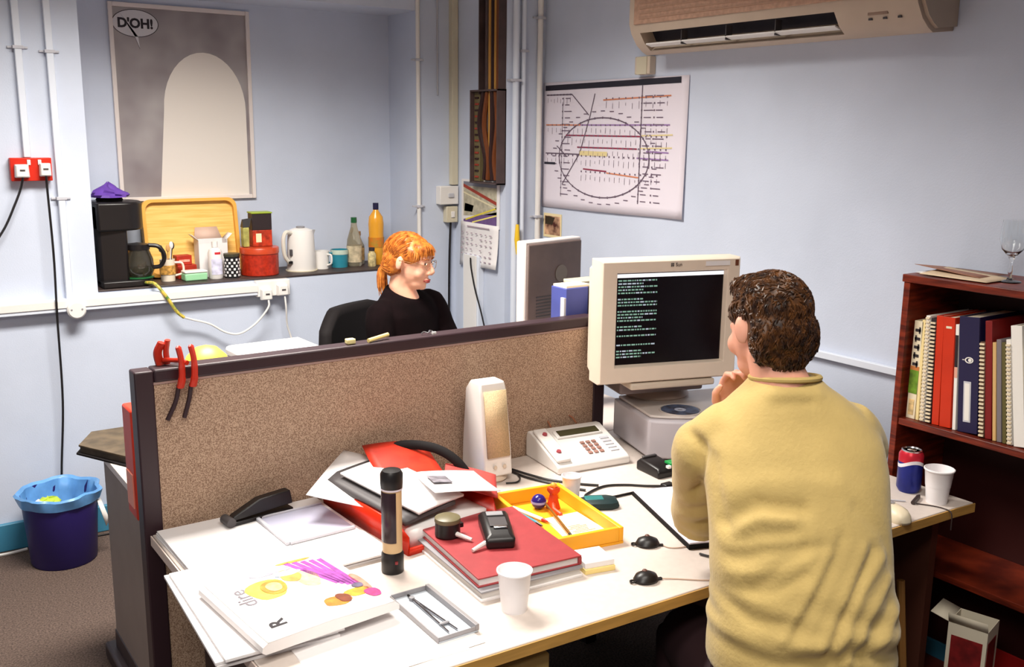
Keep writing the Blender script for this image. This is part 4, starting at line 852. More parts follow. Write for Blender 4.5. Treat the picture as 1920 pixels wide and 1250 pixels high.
# cables on the desk
M_cab = M_blk; CZ = DZ+.0042
cable('phone_cable', 'black cable curving from the speaker under the telephone', [(1.56, 2.26, CZ), (1.575, 2.20, CZ), (1.60, 2.13, CZ), (1.65, 2.06, CZ), (1.69, 2.02, CZ)], .0035, M_cab, group='black cables on the front desk')
cable('speaker_cable', 'second black cable beside the speaker running towards the white cup', [(1.545, 2.28, CZ), (1.555, 2.19, CZ), (1.585, 2.11, CZ), (1.61, 2.05, CZ), (1.635, 2.01, CZ)], .0035, M_cab, group='black cables on the front desk')
cable('speaker_lead', 'short black lead round the speaker foot', [(1.48, 2.175, CZ), (1.51, 2.165, CZ), (1.535, 2.185, CZ), (1.552, 2.225, CZ)], .0025, M_cab, group='black cables on the front desk')
t = thing('headset_cable', 'looped black cable with a plug in front of the telephone', 'cable', (1.72, 1.98, DZ))
MB().tube([(p.x-1.72, p.y-1.98, .004) for p in curve_path([(1.845, 1.915, 0), (1.80, 1.945, 0), (1.76, 1.98, 0), (1.71, 2.005, 0), (1.66, 2.0, 0), (1.605, 1.975, 0), (1.615, 1.945, 0), (1.66, 1.93, 0), (1.72, 1.925, 0), (1.78, 1.92, 0), (1.835, 1.90, 0)])], .0034, 6).build('lead', M_cab, t)
MB().cbox((.11, -.085, 0), (.145, -.06, .014)).build('plug', M_blk, t, bevel=.003)
# black device with green light
t = on_desk('desk_pager', 'black handheld gadget with a green lit key beside the telephone', 'gadget', 1.912, 2.02, -4)
MB().loft([[(x*.9, y*.85, z*.95) for x, y, z in r_] for r_ in ([(-.042, -.062, 0), (.042, -.062, 0), (.042, .062, 0), (-.042, .062, 0)], [(-.042, -.062, .02), (.042, -.062, .02), (.042, .062, .026), (-.042, .062, .026)], [(-.034, -.05, .030), (.034, -.05, .030), (.034, .05, .038), (-.034, .05, .038)])]).build('body', M_blk, t, bevel=.004)
MB().box((.02, -.035, .037), (.024, .03, .008)).build('green_key', mat('led_green', (20, 130, 60), .3, emit=.3), t, bevel=.002); MB().box((-.004, -.055, .034), (.012, .012, .008)).build('white_key', M_wht, t, bevel=.001); MB().box((-.0, .04, .038), (.05, .01, .006)).build('handle_bar', M_dgrey, t, bevel=.002)
# teal-black pouch
t = on_desk('glasses_case', 'dark teal pouch lying between the white cup and the desk pad', 'case', 1.598, 1.905, -28)
MB().loft([[(x*s, y*s2, z) for x, y in ((-.05, -.022), (-.03, -.034), (.03, -.034), (.05, -.022), (.05, .022), (.03, .034), (-.03, .034), (-.05, .022))] for s, s2, z in ((.92, .9, 0), (1, 1, .008), (.95, .92, .018), (.7, .6, .024))]).build('shell', mat('pouch_teal', (24, 44, 46), .45), t); MB().box((-.015, 0, .0235), (.05, .03, .004)).build('patch', mat('patch_teal', (40, 110, 110), .4), t, bevel=.002)
# plastic cups
def plastic_cup(label, x, y, r0, r1, h):
    t = on_desk('plastic_cup', label, 'cup', x, y, 0, group='white plastic cups')
    MB().lathe([(.0001, .003), (r0*.9, .003), (r0*.92, 0), (r0, 0), (r0+(r1-r0)*.45, h*.5), (r0+(r1-r0)*.5, h*.5), (r1*.97, h*.97), (r1, h*.985), (r1, h), (r1-.0015, h), (r0+(r1-r0)*.45-.0015, h*.5), (r0-.0015, .005), (.0001, .005)], 32).build('cup', mat('cup_white', (240, 236, 238), .35), t)
    MB().lathe([(r1-.0005, h-.004), (r1+.0018, h-.002), (r1+.0018, h+.001), (r1-.0005, h+.002)], 32).build('rolled_rim', mat('cup_white', (240, 236, 238), .35), t)
plastic_cup('white plastic cup at the front of the desk beside the red binder', 1.082, 1.555, .027, .036, .088)
plastic_cup('small white plastic cup in front of the telephone', 1.565, 1.985, .021, .026, .068)
plastic_cup('white plastic cup next to the drink can on the right', 2.392, 1.43, .027, .038, .095)
# orange pen tray
t = on_desk('pen_tray', 'orange wooden tray of pens and notes in the middle of the desk', 'tray', 1.422, 1.868, -9)
TW, TD, TH = .20, .335, .042
MB().cbox((-TW/2, -TD/2, 0), (TW/2, TD/2, .006)).build('floor', M_oran, t)
for lo, hi in (((-TW/2, -TD/2, .006), (-TW/2+.012, TD/2, TH)), ((TW/2-.012, -TD/2, .006), (TW/2, TD/2, TH)), ((-TW/2+.012, -TD/2, .006), (TW/2-.012, -TD/2+.012, TH)), ((-TW/2+.012, TD/2-.012, .006), (TW/2-.012, TD/2, TH))): MB().cbox(lo, hi).build('tray_side', M_oran, t, bevel=.002)
TZ = DZ+.006
def in_tray(dx, dy, dz=0): 
    v = t_tray.matrix_basis @ Vector((dx, dy, .0062+dz)); return tuple(v)
t_tray = t
def pen(label, a, b, r, m, tip=M_blk, group='pens in the orange tray', name='pen', cat='pen'):
    A, B = Vector(a), Vector(b); o_ = thing(name, label, cat, a, 0, group); L = B-A
    MB().tube([(0, 0, 0), tuple(L*.85)], r, 8).build('barrel', m, o_); MB().tube([tuple(L*.85), tuple(L*.97), tuple(L)], [r, r*.5, r*.2], 8).build('tip', tip, o_); MB().tube([tuple(L*-.06), (0, 0, 0)], [r*.7, r*.8], 8).build('end', tip, o_)
pen('teal pen in the orange tray', in_tray(-.075, .13, .006), in_tray(-.045, -.02, .006), .0055, M_teal)
pen('white pen with red tip in the orange tray', in_tray(-.06, .12, .006), in_tray(-.02, -.0, .006), .005, M_wht, mat('tip_red', (190, 40, 30), .4))
pen('gold pencil lying on the notes in the orange tray', in_tray(.02, .10, .018), in_tray(-.02, -.14, .012), .004, M_brass, name='pencil', cat='pencil')
tt = thing('blue_ball', 'dark blue marble-like ball in the orange tray', 'ball', in_tray(.005, .10, .0), 0)
MB().ell((0, 0, .02), (.02, .02, .02)).build('ball', mat('ball_navy', (40, 28, 110), .2), tt); MB().lathe([(.0201, -.003), (.0206, -.003), (.0206, .003), (.0201, .003)], 24, T(0, 0, .02)).build('band', mat('ball_light', (150, 150, 210), .3), tt)
tt = thing('red_figure', 'small red plastic holder in the orange tray', 'holder', in_tray(.04, .085, 0), 0)
MB().loft([[(x*s, y*s, z) for x, y in ((-.014, -.014), (.014, -.014), (.014, .014), (-.014, .014))] for s, z in ((1.1, 0), (.8, .02), (.55, .04), (.95, .05), (.9, .06))]).build('body', mat('red_toy', (204, 62, 24), .4), tt, bevel=.003)
MB().tube([(.0, 0, .02), (-.02, -.03, .012), (-.02, -.06, .008)], .006, 8).build('arm', mat('red_toy', (204, 62, 24), .4), tt); MB().ell((0, 0, .064), (.009, .009, .008)).build('knob', mat('toy_orange', (234, 150, 50), .4), tt)
tt = thing('note_pad', 'cream note slips in the orange tray', 'notes', in_tray(.03, -.045, 0), R(-14))
for k in range(4): MB().cbox((-.05+.002*k, -.07, .0015*k), (.05+.002*k, .07, .0015*k+.0011), rz(R(3*k))).build('slip', M_paper2, tt)
m = MB()
for k in range(6): m.box((.005-.008*(k % 2), -.045+.008*k, .0068), (.06-.012*(k % 3), .0016, .0004), rz(R(9)))
m.build('handwriting', mat('ink_brown', (170, 140, 100), .7), tt)
# sticky notes
t = on_desk('note_block', 'white and yellow block of sticky notes beside the orange tray', 'notes', 1.352, 1.628, -12)
MB().cbox((-.038, -.038, 0), (.038, .038, .012)).build('yellow_pad', mat('note_yellow', (238, 214, 140), .7), t, bevel=.001); MB().cbox((-.037, -.034, .012), (.037, .042, .026)).build('white_pad', M_paper, t, bevel=.001)
# two round gadgets
def gadget(label, x, y, rot, pts):
    t = on_desk('lapel_microphone', label, 'gadget', x, y, rot, group='small black gadgets on the front desk')
    MB().lathe([(.0001, 0), (.024, 0), (.027, .006), (.022, .016), (.010, .022), (.0001, .023)], 24, Matrix.Diagonal((1.1, .9, 1, 1))).build('dome', M_blk, t)
    MB().lathe([(.004, 0), (.0075, 0), (.0075, .003), (.004, .003)], 14, T(-.033, .0, .003)).build('loop', M_blk, t); MB().ell((0, .006, .022), (.006, .006, .004)).build('button', mat('gadget_brown', (92, 60, 52), .4), t); MB().box((.03, -.006, .003), (.014, .006, .005)).build('cable_stub', M_blk, t)
    MB().tube(curve_path(pts), .0014, 6).build('thin_lead', mat('lead_tan', (190, 160, 140), .5), t)
gadget('black domed gadget nearest the desk edge, with a thin lead', 1.402, 1.503, -12, [(.035, -.006, .003), (.07, -.02, .002), (.13, -.05, .002), (.17, -.05, .002)])
gadget('black domed gadget beside the desk pad, with a thin lead', 1.535, 1.645, -30, [(.035, -.006, .003), (.05, -.02, .002), (.08, -.02, .002), (.12, 0, .002), (.14, .03, .002)])
# desk pad
t = on_desk('desk_pad', 'thick white desk pad with dark edge and purple corner under the man\'s arm', 'desk pad', 1.80, 1.70, -19.7)
MB().cbox((-.145, -.19, 0), (.24, .18, .012)).build('base', M_blkm, t, bevel=.002); MB().cbox((-.143, -.188, .0122), (.238, .178, .017)).build('sheet', mat('pad_white', (226, 220, 232), .5), t, bevel=.002)
MB().prism([(-.135, -.09), (-.06, -.165), (.0, -.12), (-.07, -.02)], .017, .0176).build('purple_print', mat('pad_purple', (98, 82, 168), .5), t)
cable('pad_cable', 'thin black cable lying in front of the desk pad', [(1.60, 1.535, CZ), (1.615, 1.505, CZ), (1.66, 1.475, CZ), (1.72, 1.465, CZ), (1.75, 1.485, CZ), (1.70, 1.50, CZ)], .0028, M_cab, group='black cables on the front desk')
# red binder on white folder
t = on_desk('white_folder', 'white lever folder under the red binder', 'folder', 1.185, 1.775, -4)
MB().cbox((-.135, -.17, 0), (.125, .17, .006)).build('lower_cover', M_paper, t, bevel=.001); MB().cbox((-.13, -.165, .006), (.12, .165, .02)).build('pages', mat('pages_grey', (204, 200, 196), .7, noise=.1, ns=8, stretch=(1, 1, 60)), t); MB().cbox((-.135, -.17, .02), (.125, .17, .024)).build('upper_cover', M_grey, t, bevel=.001)
t = on_desk('red_binder', 'red cloth binder with black gadgets on it', 'binder', 1.19, 1.785, -6, DZ+.0242)
MB().cbox((-.13, -.165, 0), (.13, .165, .003)).build('lower_cover', M_redc, t, bevel=.001); MB().cbox((-.125, -.16, .003), (.122, .16, .018)).build('pages', M_paper, t); MB().cbox((-.13, -.165, .018), (.13, .165, .022)).build('upper_cover', M_redc, t, bevel=.0015)
MB().cbox((.122, -.165, .003), (.13, .165, .018)).build('spine', M_redc, t)
RZ = DZ+.0463
t = on_desk('tape_gauge', 'round black gadget with an olive cap and white pointer on the red binder', 'gadget', 1.105, 1.865, 0, RZ)
MB().lathe([(.0001, 0), (.027, 0), (.030, .004), (.029, .036), (.0001, .036)], 24).build('body', M_blk, t); MB().lathe([(.030, .036), (.031, .038), (.030, .046), (.024, .049), (.0001, .05)], 24).build('cap', mat('cap_olive', (104, 96, 70), .4), t)
MB().tube([(.008, -.026, .012), (.028, -.062, .006)], [.006, .004], 8).build('pointer', M_wht, t); MB().box((.034, .0, .02), (.012, .012, .01)).build('lug', M_blk, t)
t = on_desk('handheld_meter', 'black handheld gadget with silver keys and a white stick on the red binder', 'gadget', 1.20, 1.80, -26, RZ)
MB().loft([[(-.032, -.075, 0), (.032, -.075, 0), (.036, .075, 0), (-.036, .075, 0)], [(-.034, -.075, .022), (.034, -.075, .022), (.036, .075, .026), (-.036, .075, .026)], [(-.026, -.06, .032), (.026, -.06, .032), (.028, .065, .038), (-.028, .065, .038)]]).build('body', M_blk, t, bevel=.006, seg=3)
MB().box((0, .045, .0385), (.04, .022, .004)).build('screen', M_grey, t, bevel=.002); MB().box((.002, .0, .0365), (.042, .05, .003)).build('keypad', M_dgrey, t, bevel=.002); MB().box((.004, -.03, .036), (.032, .014, .005)).build('silver_key', M_steel, t, bevel=.002)
MB().tube([(-.034, -.062, .012), (-.066, -.085, .005)], [.006, .0045], 8).build('stick', M_wht, t)
# red letter tray with papers
t = on_desk('letter_tray', 'red plastic letter tray heaped with papers against the partition', 'letter tray', 1.135, 2.115, 5)
LW, LD = .26, .40
Mx = Matrix.Identity(4)
MB().cbox((-LW/2, -LD/2, 0), (LW/2, LD/2, .004)).build('floor', M_red, t)
for s in (-1, 1): MB().add([(s*LW/2, -LD/2, 0), (s*LW/2, LD/2, 0), (s*(LW/2+.012), LD/2, .075), (s*(LW/2+.012), -LD/2+.03, .075), (s*LW/2, -LD/2, .045)], [(0, 1, 2, 3, 4)]).build('side_wall', M_red, t, solid=.005)
MB().add([(-LW/2, LD/2, 0), (LW/2, LD/2, 0), (LW/2+.012, LD/2+.01, .075), (-LW/2-.012, LD/2+.01, .075)], [(0, 1, 2, 3)]).build('back_wall', M_red, t, solid=.005)
MB().add([(-LW/2, -LD/2, 0), (LW/2, -LD/2, 0), (LW/2, -LD/2-.004, .02), (-LW/2, -LD/2-.004, .02)], [(0, 1, 2, 3)]).build('front_lip', M_red, t, solid=.004)
tr = t
def tray_sheet(name, label, cat, cx, cy, z, w, d, rot, tilt, roll, m, th=.002, curl=.0, mats=None, group='papers heaped in the red tray'):
    o_ = thing(name, label, cat, tuple(tr.matrix_basis @ Vector((cx, cy, z))), 0, group)
    o_.rotation_euler = (R(tilt), R(roll), R(rot)+tr.rotation_euler.z)
    MB().grid(8, 8, lambda u, v: (-w/2+w*u, -d/2+d*v, curl*(math.sin(PI*u*.9)*.5+v*v))).build('sheet', m, o_, solid=th)
    return o_
tray_sheet('paper_stack', 'thick stack of papers filling the red tray', 'papers', 0, 0, .03, .23, .36, 0, 0, 0, M_paper, .045)
tray_sheet('loose_sheet', 'big white sheet sticking out of the left of the red tray', 'paper', -.075, .10, .088, .25, .20, 38, 5, -8, M_paper, .0015, .006)
tray_sheet('magazine', 'dark grey magazine on the left of the red tray', 'magazine', -.06, .0, .084, .16, .33, 6, 4, -4, M_dgrey, .010, .004)
tray_sheet('magazine', 'black-edged white brochure over the dark magazine', 'magazine', -.03, -.015, .098, .15, .30, 8, 4, -2, M_paper, .006, .004)
tray_sheet('red_folder', 'crumpled red folder at the back of the red tray', 'folder', .05, .09, .1, .18, .2, -14, 6, 6, mat('folder_red', (190, 44, 24), .4, noise=.3, ns=18), .004, .02)
tray_sheet('red_folder', 'pinkish red wallet hanging over the right side of the red tray', 'folder', .155, -.06, .078, .14, .20, -38, -6, 14, mat('wallet_red', (204, 70, 66), .45), .004, .008)
tray_sheet('loose_sheet', 'white leaflet with a grey picture on the right of the red tray', 'paper', .085, -.09, .100, .17, .20, -18, -6, 6, M_paper, .0015, .006)
o_ = tray_sheet('photo_print', 'small grey photo print on the white leaflet in the red tray', 'photo', .05, -.07, .112, .05, .07, -20, -6, 6, mat('photo_grey', (120, 116, 124), .5, noise=.5, ns=30), .001)
t = thing('shoulder_strap', 'black strap arching over the back of the red tray', 'strap', tuple(tr.matrix_basis @ Vector((.08, .1, .09))))
MB().tube(curve_path([(-.05, .08, .02), (.0, .06, .045), (.06, .0, .045), (.10, -.05, .02), (.13, -.09, -.03)]), .013, 8, flat=.45).build('webbing', M_blkm, t); MB().tube([(-.055, .082, .016), (-.045, .078, .024)], .015, 8).build('buckle', M_blk, t)
# blue-lidded box
t = on_desk('disk_box', 'flat blue-lidded grey disk box beside the red tray', 'box', 1.352, 2.185, -8)
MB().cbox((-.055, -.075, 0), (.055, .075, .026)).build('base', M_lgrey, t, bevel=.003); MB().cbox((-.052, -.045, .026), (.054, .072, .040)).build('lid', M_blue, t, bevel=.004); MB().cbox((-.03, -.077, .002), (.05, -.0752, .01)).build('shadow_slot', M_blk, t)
# standing torch
t = on_desk('standing_torch', 'black and beige cylinder torch standing upright on the desk', 'torch', .955, 1.855, -35)
MB().lathe([(.0001, 0), (.024, 0), (.0255, .003), (.0255, .045), (.023, .05), (.0001, .05)], 28).build('foot', M_blk, t)
MB().lathe([(.0225, .05), (.0225, .20)], 28).build('barrel', mat('torch_beige', (206, 174, 130), .4), t)
MB().lathe([(.0235, .075), (.0240, .076), (.0240, .192), (.0235, .193)], 14, None, R(170), R(300)).build('dark_window', mat('torch_window', (44, 28, 34), .25), t)
MB().lathe([(.0235, .196), (.0245, .196), (.0245, .215), (.0235, .215)], 28).build('collar', mat('torch_collar', (206, 196, 206), .4), t)
MB().lathe([(.0001, .2), (.0245, .2), (.0255, .212), (.0255, .232), (.021, .24), (.0001, .242)], 28).build('cap', M_blk, t)
MB().box((.012, -.024, .03), (.006, .006, .006)).build('switch', mat('torch_red', (130, 40, 44), .4), t)
# left side papers
t = on_desk('paper_stack', 'broad pile of white papers on the left end of the desk', 'papers', .775, 2.13, 1.5)
for k, (dx, dy, a, w, d) in enumerate(((0, 0, 0, .42, .42), (.004, .004, .8, .42, .42), (-.003, -.003, -1.0, .415, .42))):
    MB().cbox((-w/2+dx, -d/2+dy, .005*k), (w/2+dx, d/2+dy, .005*k+.0048), rz(R(a))).build('ream', M_paper, t, bevel=.0008)
t = on_desk('paper_stack', 'pile of white papers hanging over the desk edge under the magazine', 'papers', .655, 1.86, -3, DZ)
for k, (dx, dy, w, d) in enumerate(((0, 0, .24, .42), (-.006, .004, .24, .42), (.004, -.004, .235, .42))): MB().cbox((-w/2+dx-.03, -d/2+dy, .007*k), (w/2+dx-.03, d/2+dy, .007*k+.0068), rz(R(k-1))).build('ream', M_paper, t, bevel=.001)
t = on_desk('loose_sheet', 'flat white sheets at the front of the desk under the pencil tray', 'papers', .83, 1.62, -4)
for k in range(2): MB().cbox((-.2, -.145, .0008*k), (.1+.03*k, .13, .0008*k+.0007), rz(R(3*k))).build('sheet', M_paper, t)
# magazine
MGZ = DZ+.0225
t = on_desk('magazine', 'thick magazine with a purple and yellow cover lying on the papers', 'magazine', .700, 1.785, 5, MGZ)
mw, md, mh = .30, .30, .022
pr = [(-mw/2+.008, 0), (-mw/2, .006), (-mw/2+.002, .016), (-mw/2+.012, mh), (0, mh+.003), (mw/2-.01, mh-.003), (mw/2, mh-.012), (mw/2, 0)]
MB().add([(x, -md/2, z) for x, z in pr]+[(x, md/2, z) for x, z in pr], [list(range(8)), list(range(8, 16))[::-1]]+[(i, (i+1) % 8, 8+(i+1) % 8, 8+i) for i in range(8)]).build('pages', mat('mag_pages', (236, 230, 228), .6), t)
def mz(x):
    for (x0, z0), (x1, z1) in zip(pr[3:], pr[4:]):
        if x0 <= x <= x1: return z0+(z1-z0)*(x-x0)/(x1-x0)
    return mh
cv = MB().grid(12, 4, lambda u, v: (-mw/2+.012+(mw-.022)*u, -md/2+md*v, mz(-mw/2+.012+(mw-.022)*u)+.0008)).build('cover', mat('mag_cover', (240, 236, 234), .35), t, solid=.0008)
def mp(name, pts, col, lift=.0018, noise=.25, parent=None):
    q = MB(); n = len(pts); q.add([(x, y, mz(x)+lift) for x, y in pts], [list(range(n))]); return q.build(name, mat('mag_%d_%d_%d' % col, col, .4, noise=noise, ns=50), cv, smooth=False, solid=.0004)
def blob2(cx, cy, rx, ry, n=18, w=.12, ph=0): return [(cx+rx*(1+w*math.sin(3*a+ph))*math.cos(a), cy+ry*(1+w*math.cos(2*a+ph))*math.sin(a)) for a in [2*PI*k/n for k in range(n)]]
mp('print_yellow', blob2(-.045, .045, .04, .05), (226, 196, 80)); mp('print_ring', blob2(-.03, .045, .026, .034, w=.05), (190, 140, 50), .0026); mp('print_centre', blob2(-.03, .045, .016, .022, w=.05), (240, 214, 130), .0034)
for k in range(5): mp('print_purple', [(.035+.018*k, .135-.004*k), (.047+.018*k, .137-.004*k), (.095+.008*k, -.01-.01*k), (.083+.008*k, -.012-.01*k)], (158, 74, 160), .0018, .2)
mp('print_haze', blob2(.07, .02, .07, .11, w=.06), (236, 214, 206), .0012, .12); mp('print_peach', blob2(.045, .05, .025, .05, ph=1), (232, 190, 150)); mp('print_ochre', blob2(.02, .075, .022, .03, ph=2), (206, 158, 80), .0021); mp('print_orange', blob2(.045, -.085, .03, .02, ph=2), (206, 128, 44)); mp('print_brown', blob2(.062, -.08, .014, .022, ph=1), (120, 58, 34), .0026)
mp('print_gold', blob2(.10, -.07, .028, .02), (210, 150, 50)); mp('print_pink', blob2(.125, -.09, .016, .022), (206, 60, 120), .0026); mp('print_coral', blob2(.13, -.03, .01, .05), (226, 130, 110)); mp('print_slate', blob2(.115, -.045, .012, .012), (100, 92, 116), .0030); mp('print_grey', blob2(.0, .115, .05, .014), (176, 170, 186)); mp('print_sky', blob2(.02, .09, .03, .012, ph=2), (176, 196, 220), .0024); mp('print_amber', blob2(.06, .138, .04, .006), (226, 160, 70))
Mtxt = lambda x, y, a: T(x, y, mz(x)+.0018) @ rz(R(a))
text_mesh('title_lettering', 'R', .046, M_drk, cv, Mtxt(-.09, -.095, 90), .0003, .0012); text_mesh('title_lettering', 'dire', .05, mat('print_lightgrey', (120, 112, 120), .6), cv, Mtxt(-.098, .04, 90), .0003)
# pencil tray with compass
t = on_desk('pencil_tray', 'shallow grey metal pencil tray near the desk front', 'tray', .925, 1.62, -1, DZ+.0018)
M_met = mat('tray_grey', (150, 146, 148), .4, metal=.3)
MB().cbox((-.045, -.105, 0), (.045, .105, .003)).build('floor', mat('tray_floor', (186, 192, 200), .4), t)
for lo, hi in (((-.047, -.105, 0), (-.044, .105, .012)), ((.038, -.105, .003), (.047, .105, .016)), ((-.044, -.105, .003), (.038, -.102, .012)), ((-.044, .102, .003), (.038, .105, .014))): MB().cbox(lo, hi).build('tray_side', M_met, t, bevel=.001)
t = on_desk('drawing_compass', 'slim steel drawing compass lying in the grey pencil tray', 'compass', .918, 1.62, 0, DZ+.005)
for s in (-1, 1): MB().tube([(0, .075, .004), (s*.010+.004, -.085, .003)], [.003, .0016], 6).build('leg', M_steel, t)
MB().lathe([(.0001, 0), (.006, 0), (.006, .007), (.0001, .008)], 12, T(0, .078, 0)).build('hinge', M_grey, t); MB().tube([(0, .08, .004), (0, .095, .004)], .0028, 6).build('grip', M_blk, t); MB().ell((.004, -.05, .004), (.012, .005, .003)).build('adjuster', M_grey, t)
# hole punch
PZ = DZ+.0152
t = on_desk('hole_punch', 'black stapler lying on the paper pile against the partition', 'stapler', .80, 2.285, 8, PZ)
MB().cbox((-.085, -.018, 0), (.09, .018, .01)).build('base', M_blk, t, bevel=.003)
MB().add([(-.08, -.014, .012), (-.08, .014, .012), (.09, -.016, .02), (.09, .016, .02), (-.07, -.012, .024), (-.07, .012, .024), (.0, -.014, .052), (.0, .014, .052), (.085, -.014, .056), (.085, .014, .056)], [(0, 1, 5, 4), (4, 5, 7, 6), (6, 7, 9, 8), (8, 9, 3, 2), (0, 2, 3, 1), (0, 4, 6, 8, 2), (1, 3, 9, 7, 5)]).build('arm', M_blk, t, bevel=.003)
MB().lathe([(.0001, -.02), (.012, -.02), (.012, .02), (.0001, .02)], 14, T(-.082, 0, .012) @ Matrix.Rotation(PI/2, 4, 'X')).build('nose', M_dgrey, t)
# grey pad on papers
t = on_desk('plastic_wallet', 'translucent grey plastic tray on the paper pile', 'wallet', .885, 2.175, 2, PZ)
MB().cbox((-.085, -.085, 0), (.085, .095, .003)).build('sheet', mat('wallet_grey', (176, 176, 196), .3), t, bevel=.001)
for lo, hi in (((-.095, -.09, 0), (-.085, .1, .008)), ((-.085, -.093, 0), (.085, -.085, .008)), ((-.085, .095, 0), (.085, .1, .008))): MB().cbox(lo, hi).build('raised_edge', M_lgrey, t, bevel=.002)
# right end: mouse, can, stub
t = on_desk('computer_mouse', 'beige computer mouse at the right end of the desk', 'mouse', 2.195, 1.425, -20)
rr = []
for s, z in ((.94, 0), (1, .006), (.95, .018), (.78, .029), (.4, .035), (.02, .0355)):
    rr.append([(.030*s*math.copysign(abs(math.cos(a))**.8, math.cos(a)), .055*s*math.copysign(abs(math.sin(a))**.8, math.sin(a)), z-.006*(math.sin(a) > .5)*(z > .02)) for a in [2*PI*k/24 for k in range(24)]])
MB().loft(rr).build('shell', mat('mouse_beige', (222, 208, 180), .4), t)
for s in (-1, 1): MB().box((s*.011, .028, .0305), (.014, .012, .003)).build('button', M_grey, t, bevel=.001)
MB().tube(curve_path([(0, .053, .006), (.01, .09, .004), (.05, .11, .003), (.1, .09, .003)]), .002, 6).build('cord', M_lgrey, t)
t = on_desk('drink_can', 'blue and red soft drink can at the right end of the desk', 'can', 2.405, 1.525, 10)
MB().lathe([(.0001, .004), (.024, .004), (.026, 0), (.033, .012), (.033, .088)], 32).build('blue_body', mat('can_blue', (30, 40, 128), .3, metal=.3, noise=.2, ns=20), t)
MB().lathe([(.033, .088), (.033, .108), (.027, .118)], 32).build('red_top', mat('can_red', (196, 36, 54), .3, metal=.3), t)
wav = [(a, .079+.008*math.sin(a*2)) for a in [2*PI*k/32 for k in range(33)]]
MB().add([(.0334*math.cos(a), .0334*math.sin(a), z) for a, z in wav]+[(.0334*math.cos(a), .0334*math.sin(a), z+.010) for a, z in wav], [(i, i+1, 34+i, 33+i) for i in range(32)]).build('white_wave', mat('can_white', (232, 226, 232), .35), t)
MB().lathe([(.027, .118), (.0275, .121), (.025, .122), (.023, .118), (.0001, .118)], 32).build('rim', M_steel, t); MB().box((0, 0, .1195), (.012, .022, .0015)).build('ring_pull', M_steel, t, bevel=.0006)
t = on_desk('marker_stub', 'short dark pen lid lying in front of the can', 'pen', 2.345, 1.462, 20)
MB().tube([(-.028, 0, .006), (.028, 0, .006)], .006, 8).build('barrel', M_sill, t); MB().tube([(.028, 0, .006), (.04, 0, .006)], [.005, .003], 8).build('clip', M_drk, t)
cable('desk_edge_wire', 'thin dark wire hanging over the right desk edge by the cup', [(2.33, 1.45, CZ-.002), (2.35, 1.42, CZ-.002), (2.36, 1.39, CZ-.002), (2.362, 1.366, DZ-.005), (2.36, 1.362, DZ-.05)], .0018, M_sill)

# ================================================================ PEOPLE
M_skin = mat('skin', (226, 164, 140), .5, noise=.06, ns=14, sub=.15)
M_skinw = mat('skin_fair', (236, 178, 150), .5, noise=.06, ns=14, sub=.15)
def az(a): a = R(a); return Vector((math.sin(a), math.cos(a), 0)), Vector((math.cos(a), -math.sin(a), 0))
def head_matrix(c, a, pitch=0, roll=0): return T(*c) @ rz(-R(a)) @ Matrix.Rotation(R(pitch), 4, 'X') @ Matrix.Rotation(R(roll), 4, 'Y')
def add_head(m, Mh, s=1.0, female=False):
    def E(c, r, **k): m.ell([v*s for v in c], [v*s for v in r], Mh, **k)
    E((0, -.012, .03), (.074, .094, .085)); E((0, .025, -.018), (.060, .066, .084)); E((0, .040, -.078), (.040 if female else .046, .042, .034)); E((0, .066, -.094), (.019, .017, .015))
    E((0, .076, .028), (.046, .016, .012))
    for k in (-1, 1):
        E((k*.036, .060, -.035), (.024, .022, .026)); E((k*.031, .074, .003), (.016, .010, .012)); E((k*.010, .094, -.036), (.009, .009, .007))
        m.ell((0, 0, 0), (1, 1, 1), Mh @ T(k*.076*s, -.014*s, -.002*s) @ Matrix.Rotation(R(-k*22), 4, 'Z') @ Matrix.Rotation(R(-10), 4, 'X') @ Matrix.Diagonal((.0075*s, .018*s, .030*s, 1)), 14, 10)
    m.tube([Mh @ (Vector(p)*s) for p in ((0, .082, .018), (0, .094, -.004), (0, .106, -.028), (0, .098, -.040))], [.008*s, .0095*s, .012*s, .008*s], 8)
    E((0, .084, -.066), (.022, .012, .010))
def add_face(parent, Mh, s, brow, lipm, world=True):
    for k in (-1, 1):
        e = MB().ell([k*.031*s, .0715*s, .004*s], [.0125*s, .0125*s, .0075*s], Mh, 14, 8).build('eye', mat('eye_white', (236, 228, 222), .25), parent, world=True)
        MB().ell([k*.031*s, .0812*s, .004*s], [.0055*s, .0045*s, .0055*s], Mh, 12, 8).build('iris', mat('iris_dark', (44, 52, 60), .2), e, world=False)
        q = e.children[0]; me = q.data; me.transform(parent.matrix_basis.inverted())
        MB().tube([Mh @ (Vector(p)*s) for p in ((k*.016, .090, .022), (k*.030, .090, .027), (k*.046, .080, .023))], [.003*s, .0036*s, .002*s], 6).build('eyebrow', brow, parent, world=True)
    MB().tube([Mh @ (Vector(p)*s) for p in ((-.024, .080, -.066), (-.010, .0935, -.0635), (0, .095, -.0645), (.010, .0935, -.0635), (.024, .080, -.066))], [.0016*s, .0036*s, .0034*s, .0036*s, .0016*s], 8, flat=.9).build('upper_lip', lipm, parent, world=True)
    MB().tube([Mh @ (Vector(p)*s) for p in ((-.022, .080, -.069), (-.009, .0915, -.0715), (.009, .0915, -.0715), (.022, .080, -.069))], [.0016*s, .0042*s, .0042*s, .0016*s], 8).build('lower_lip', lipm, parent, world=True)
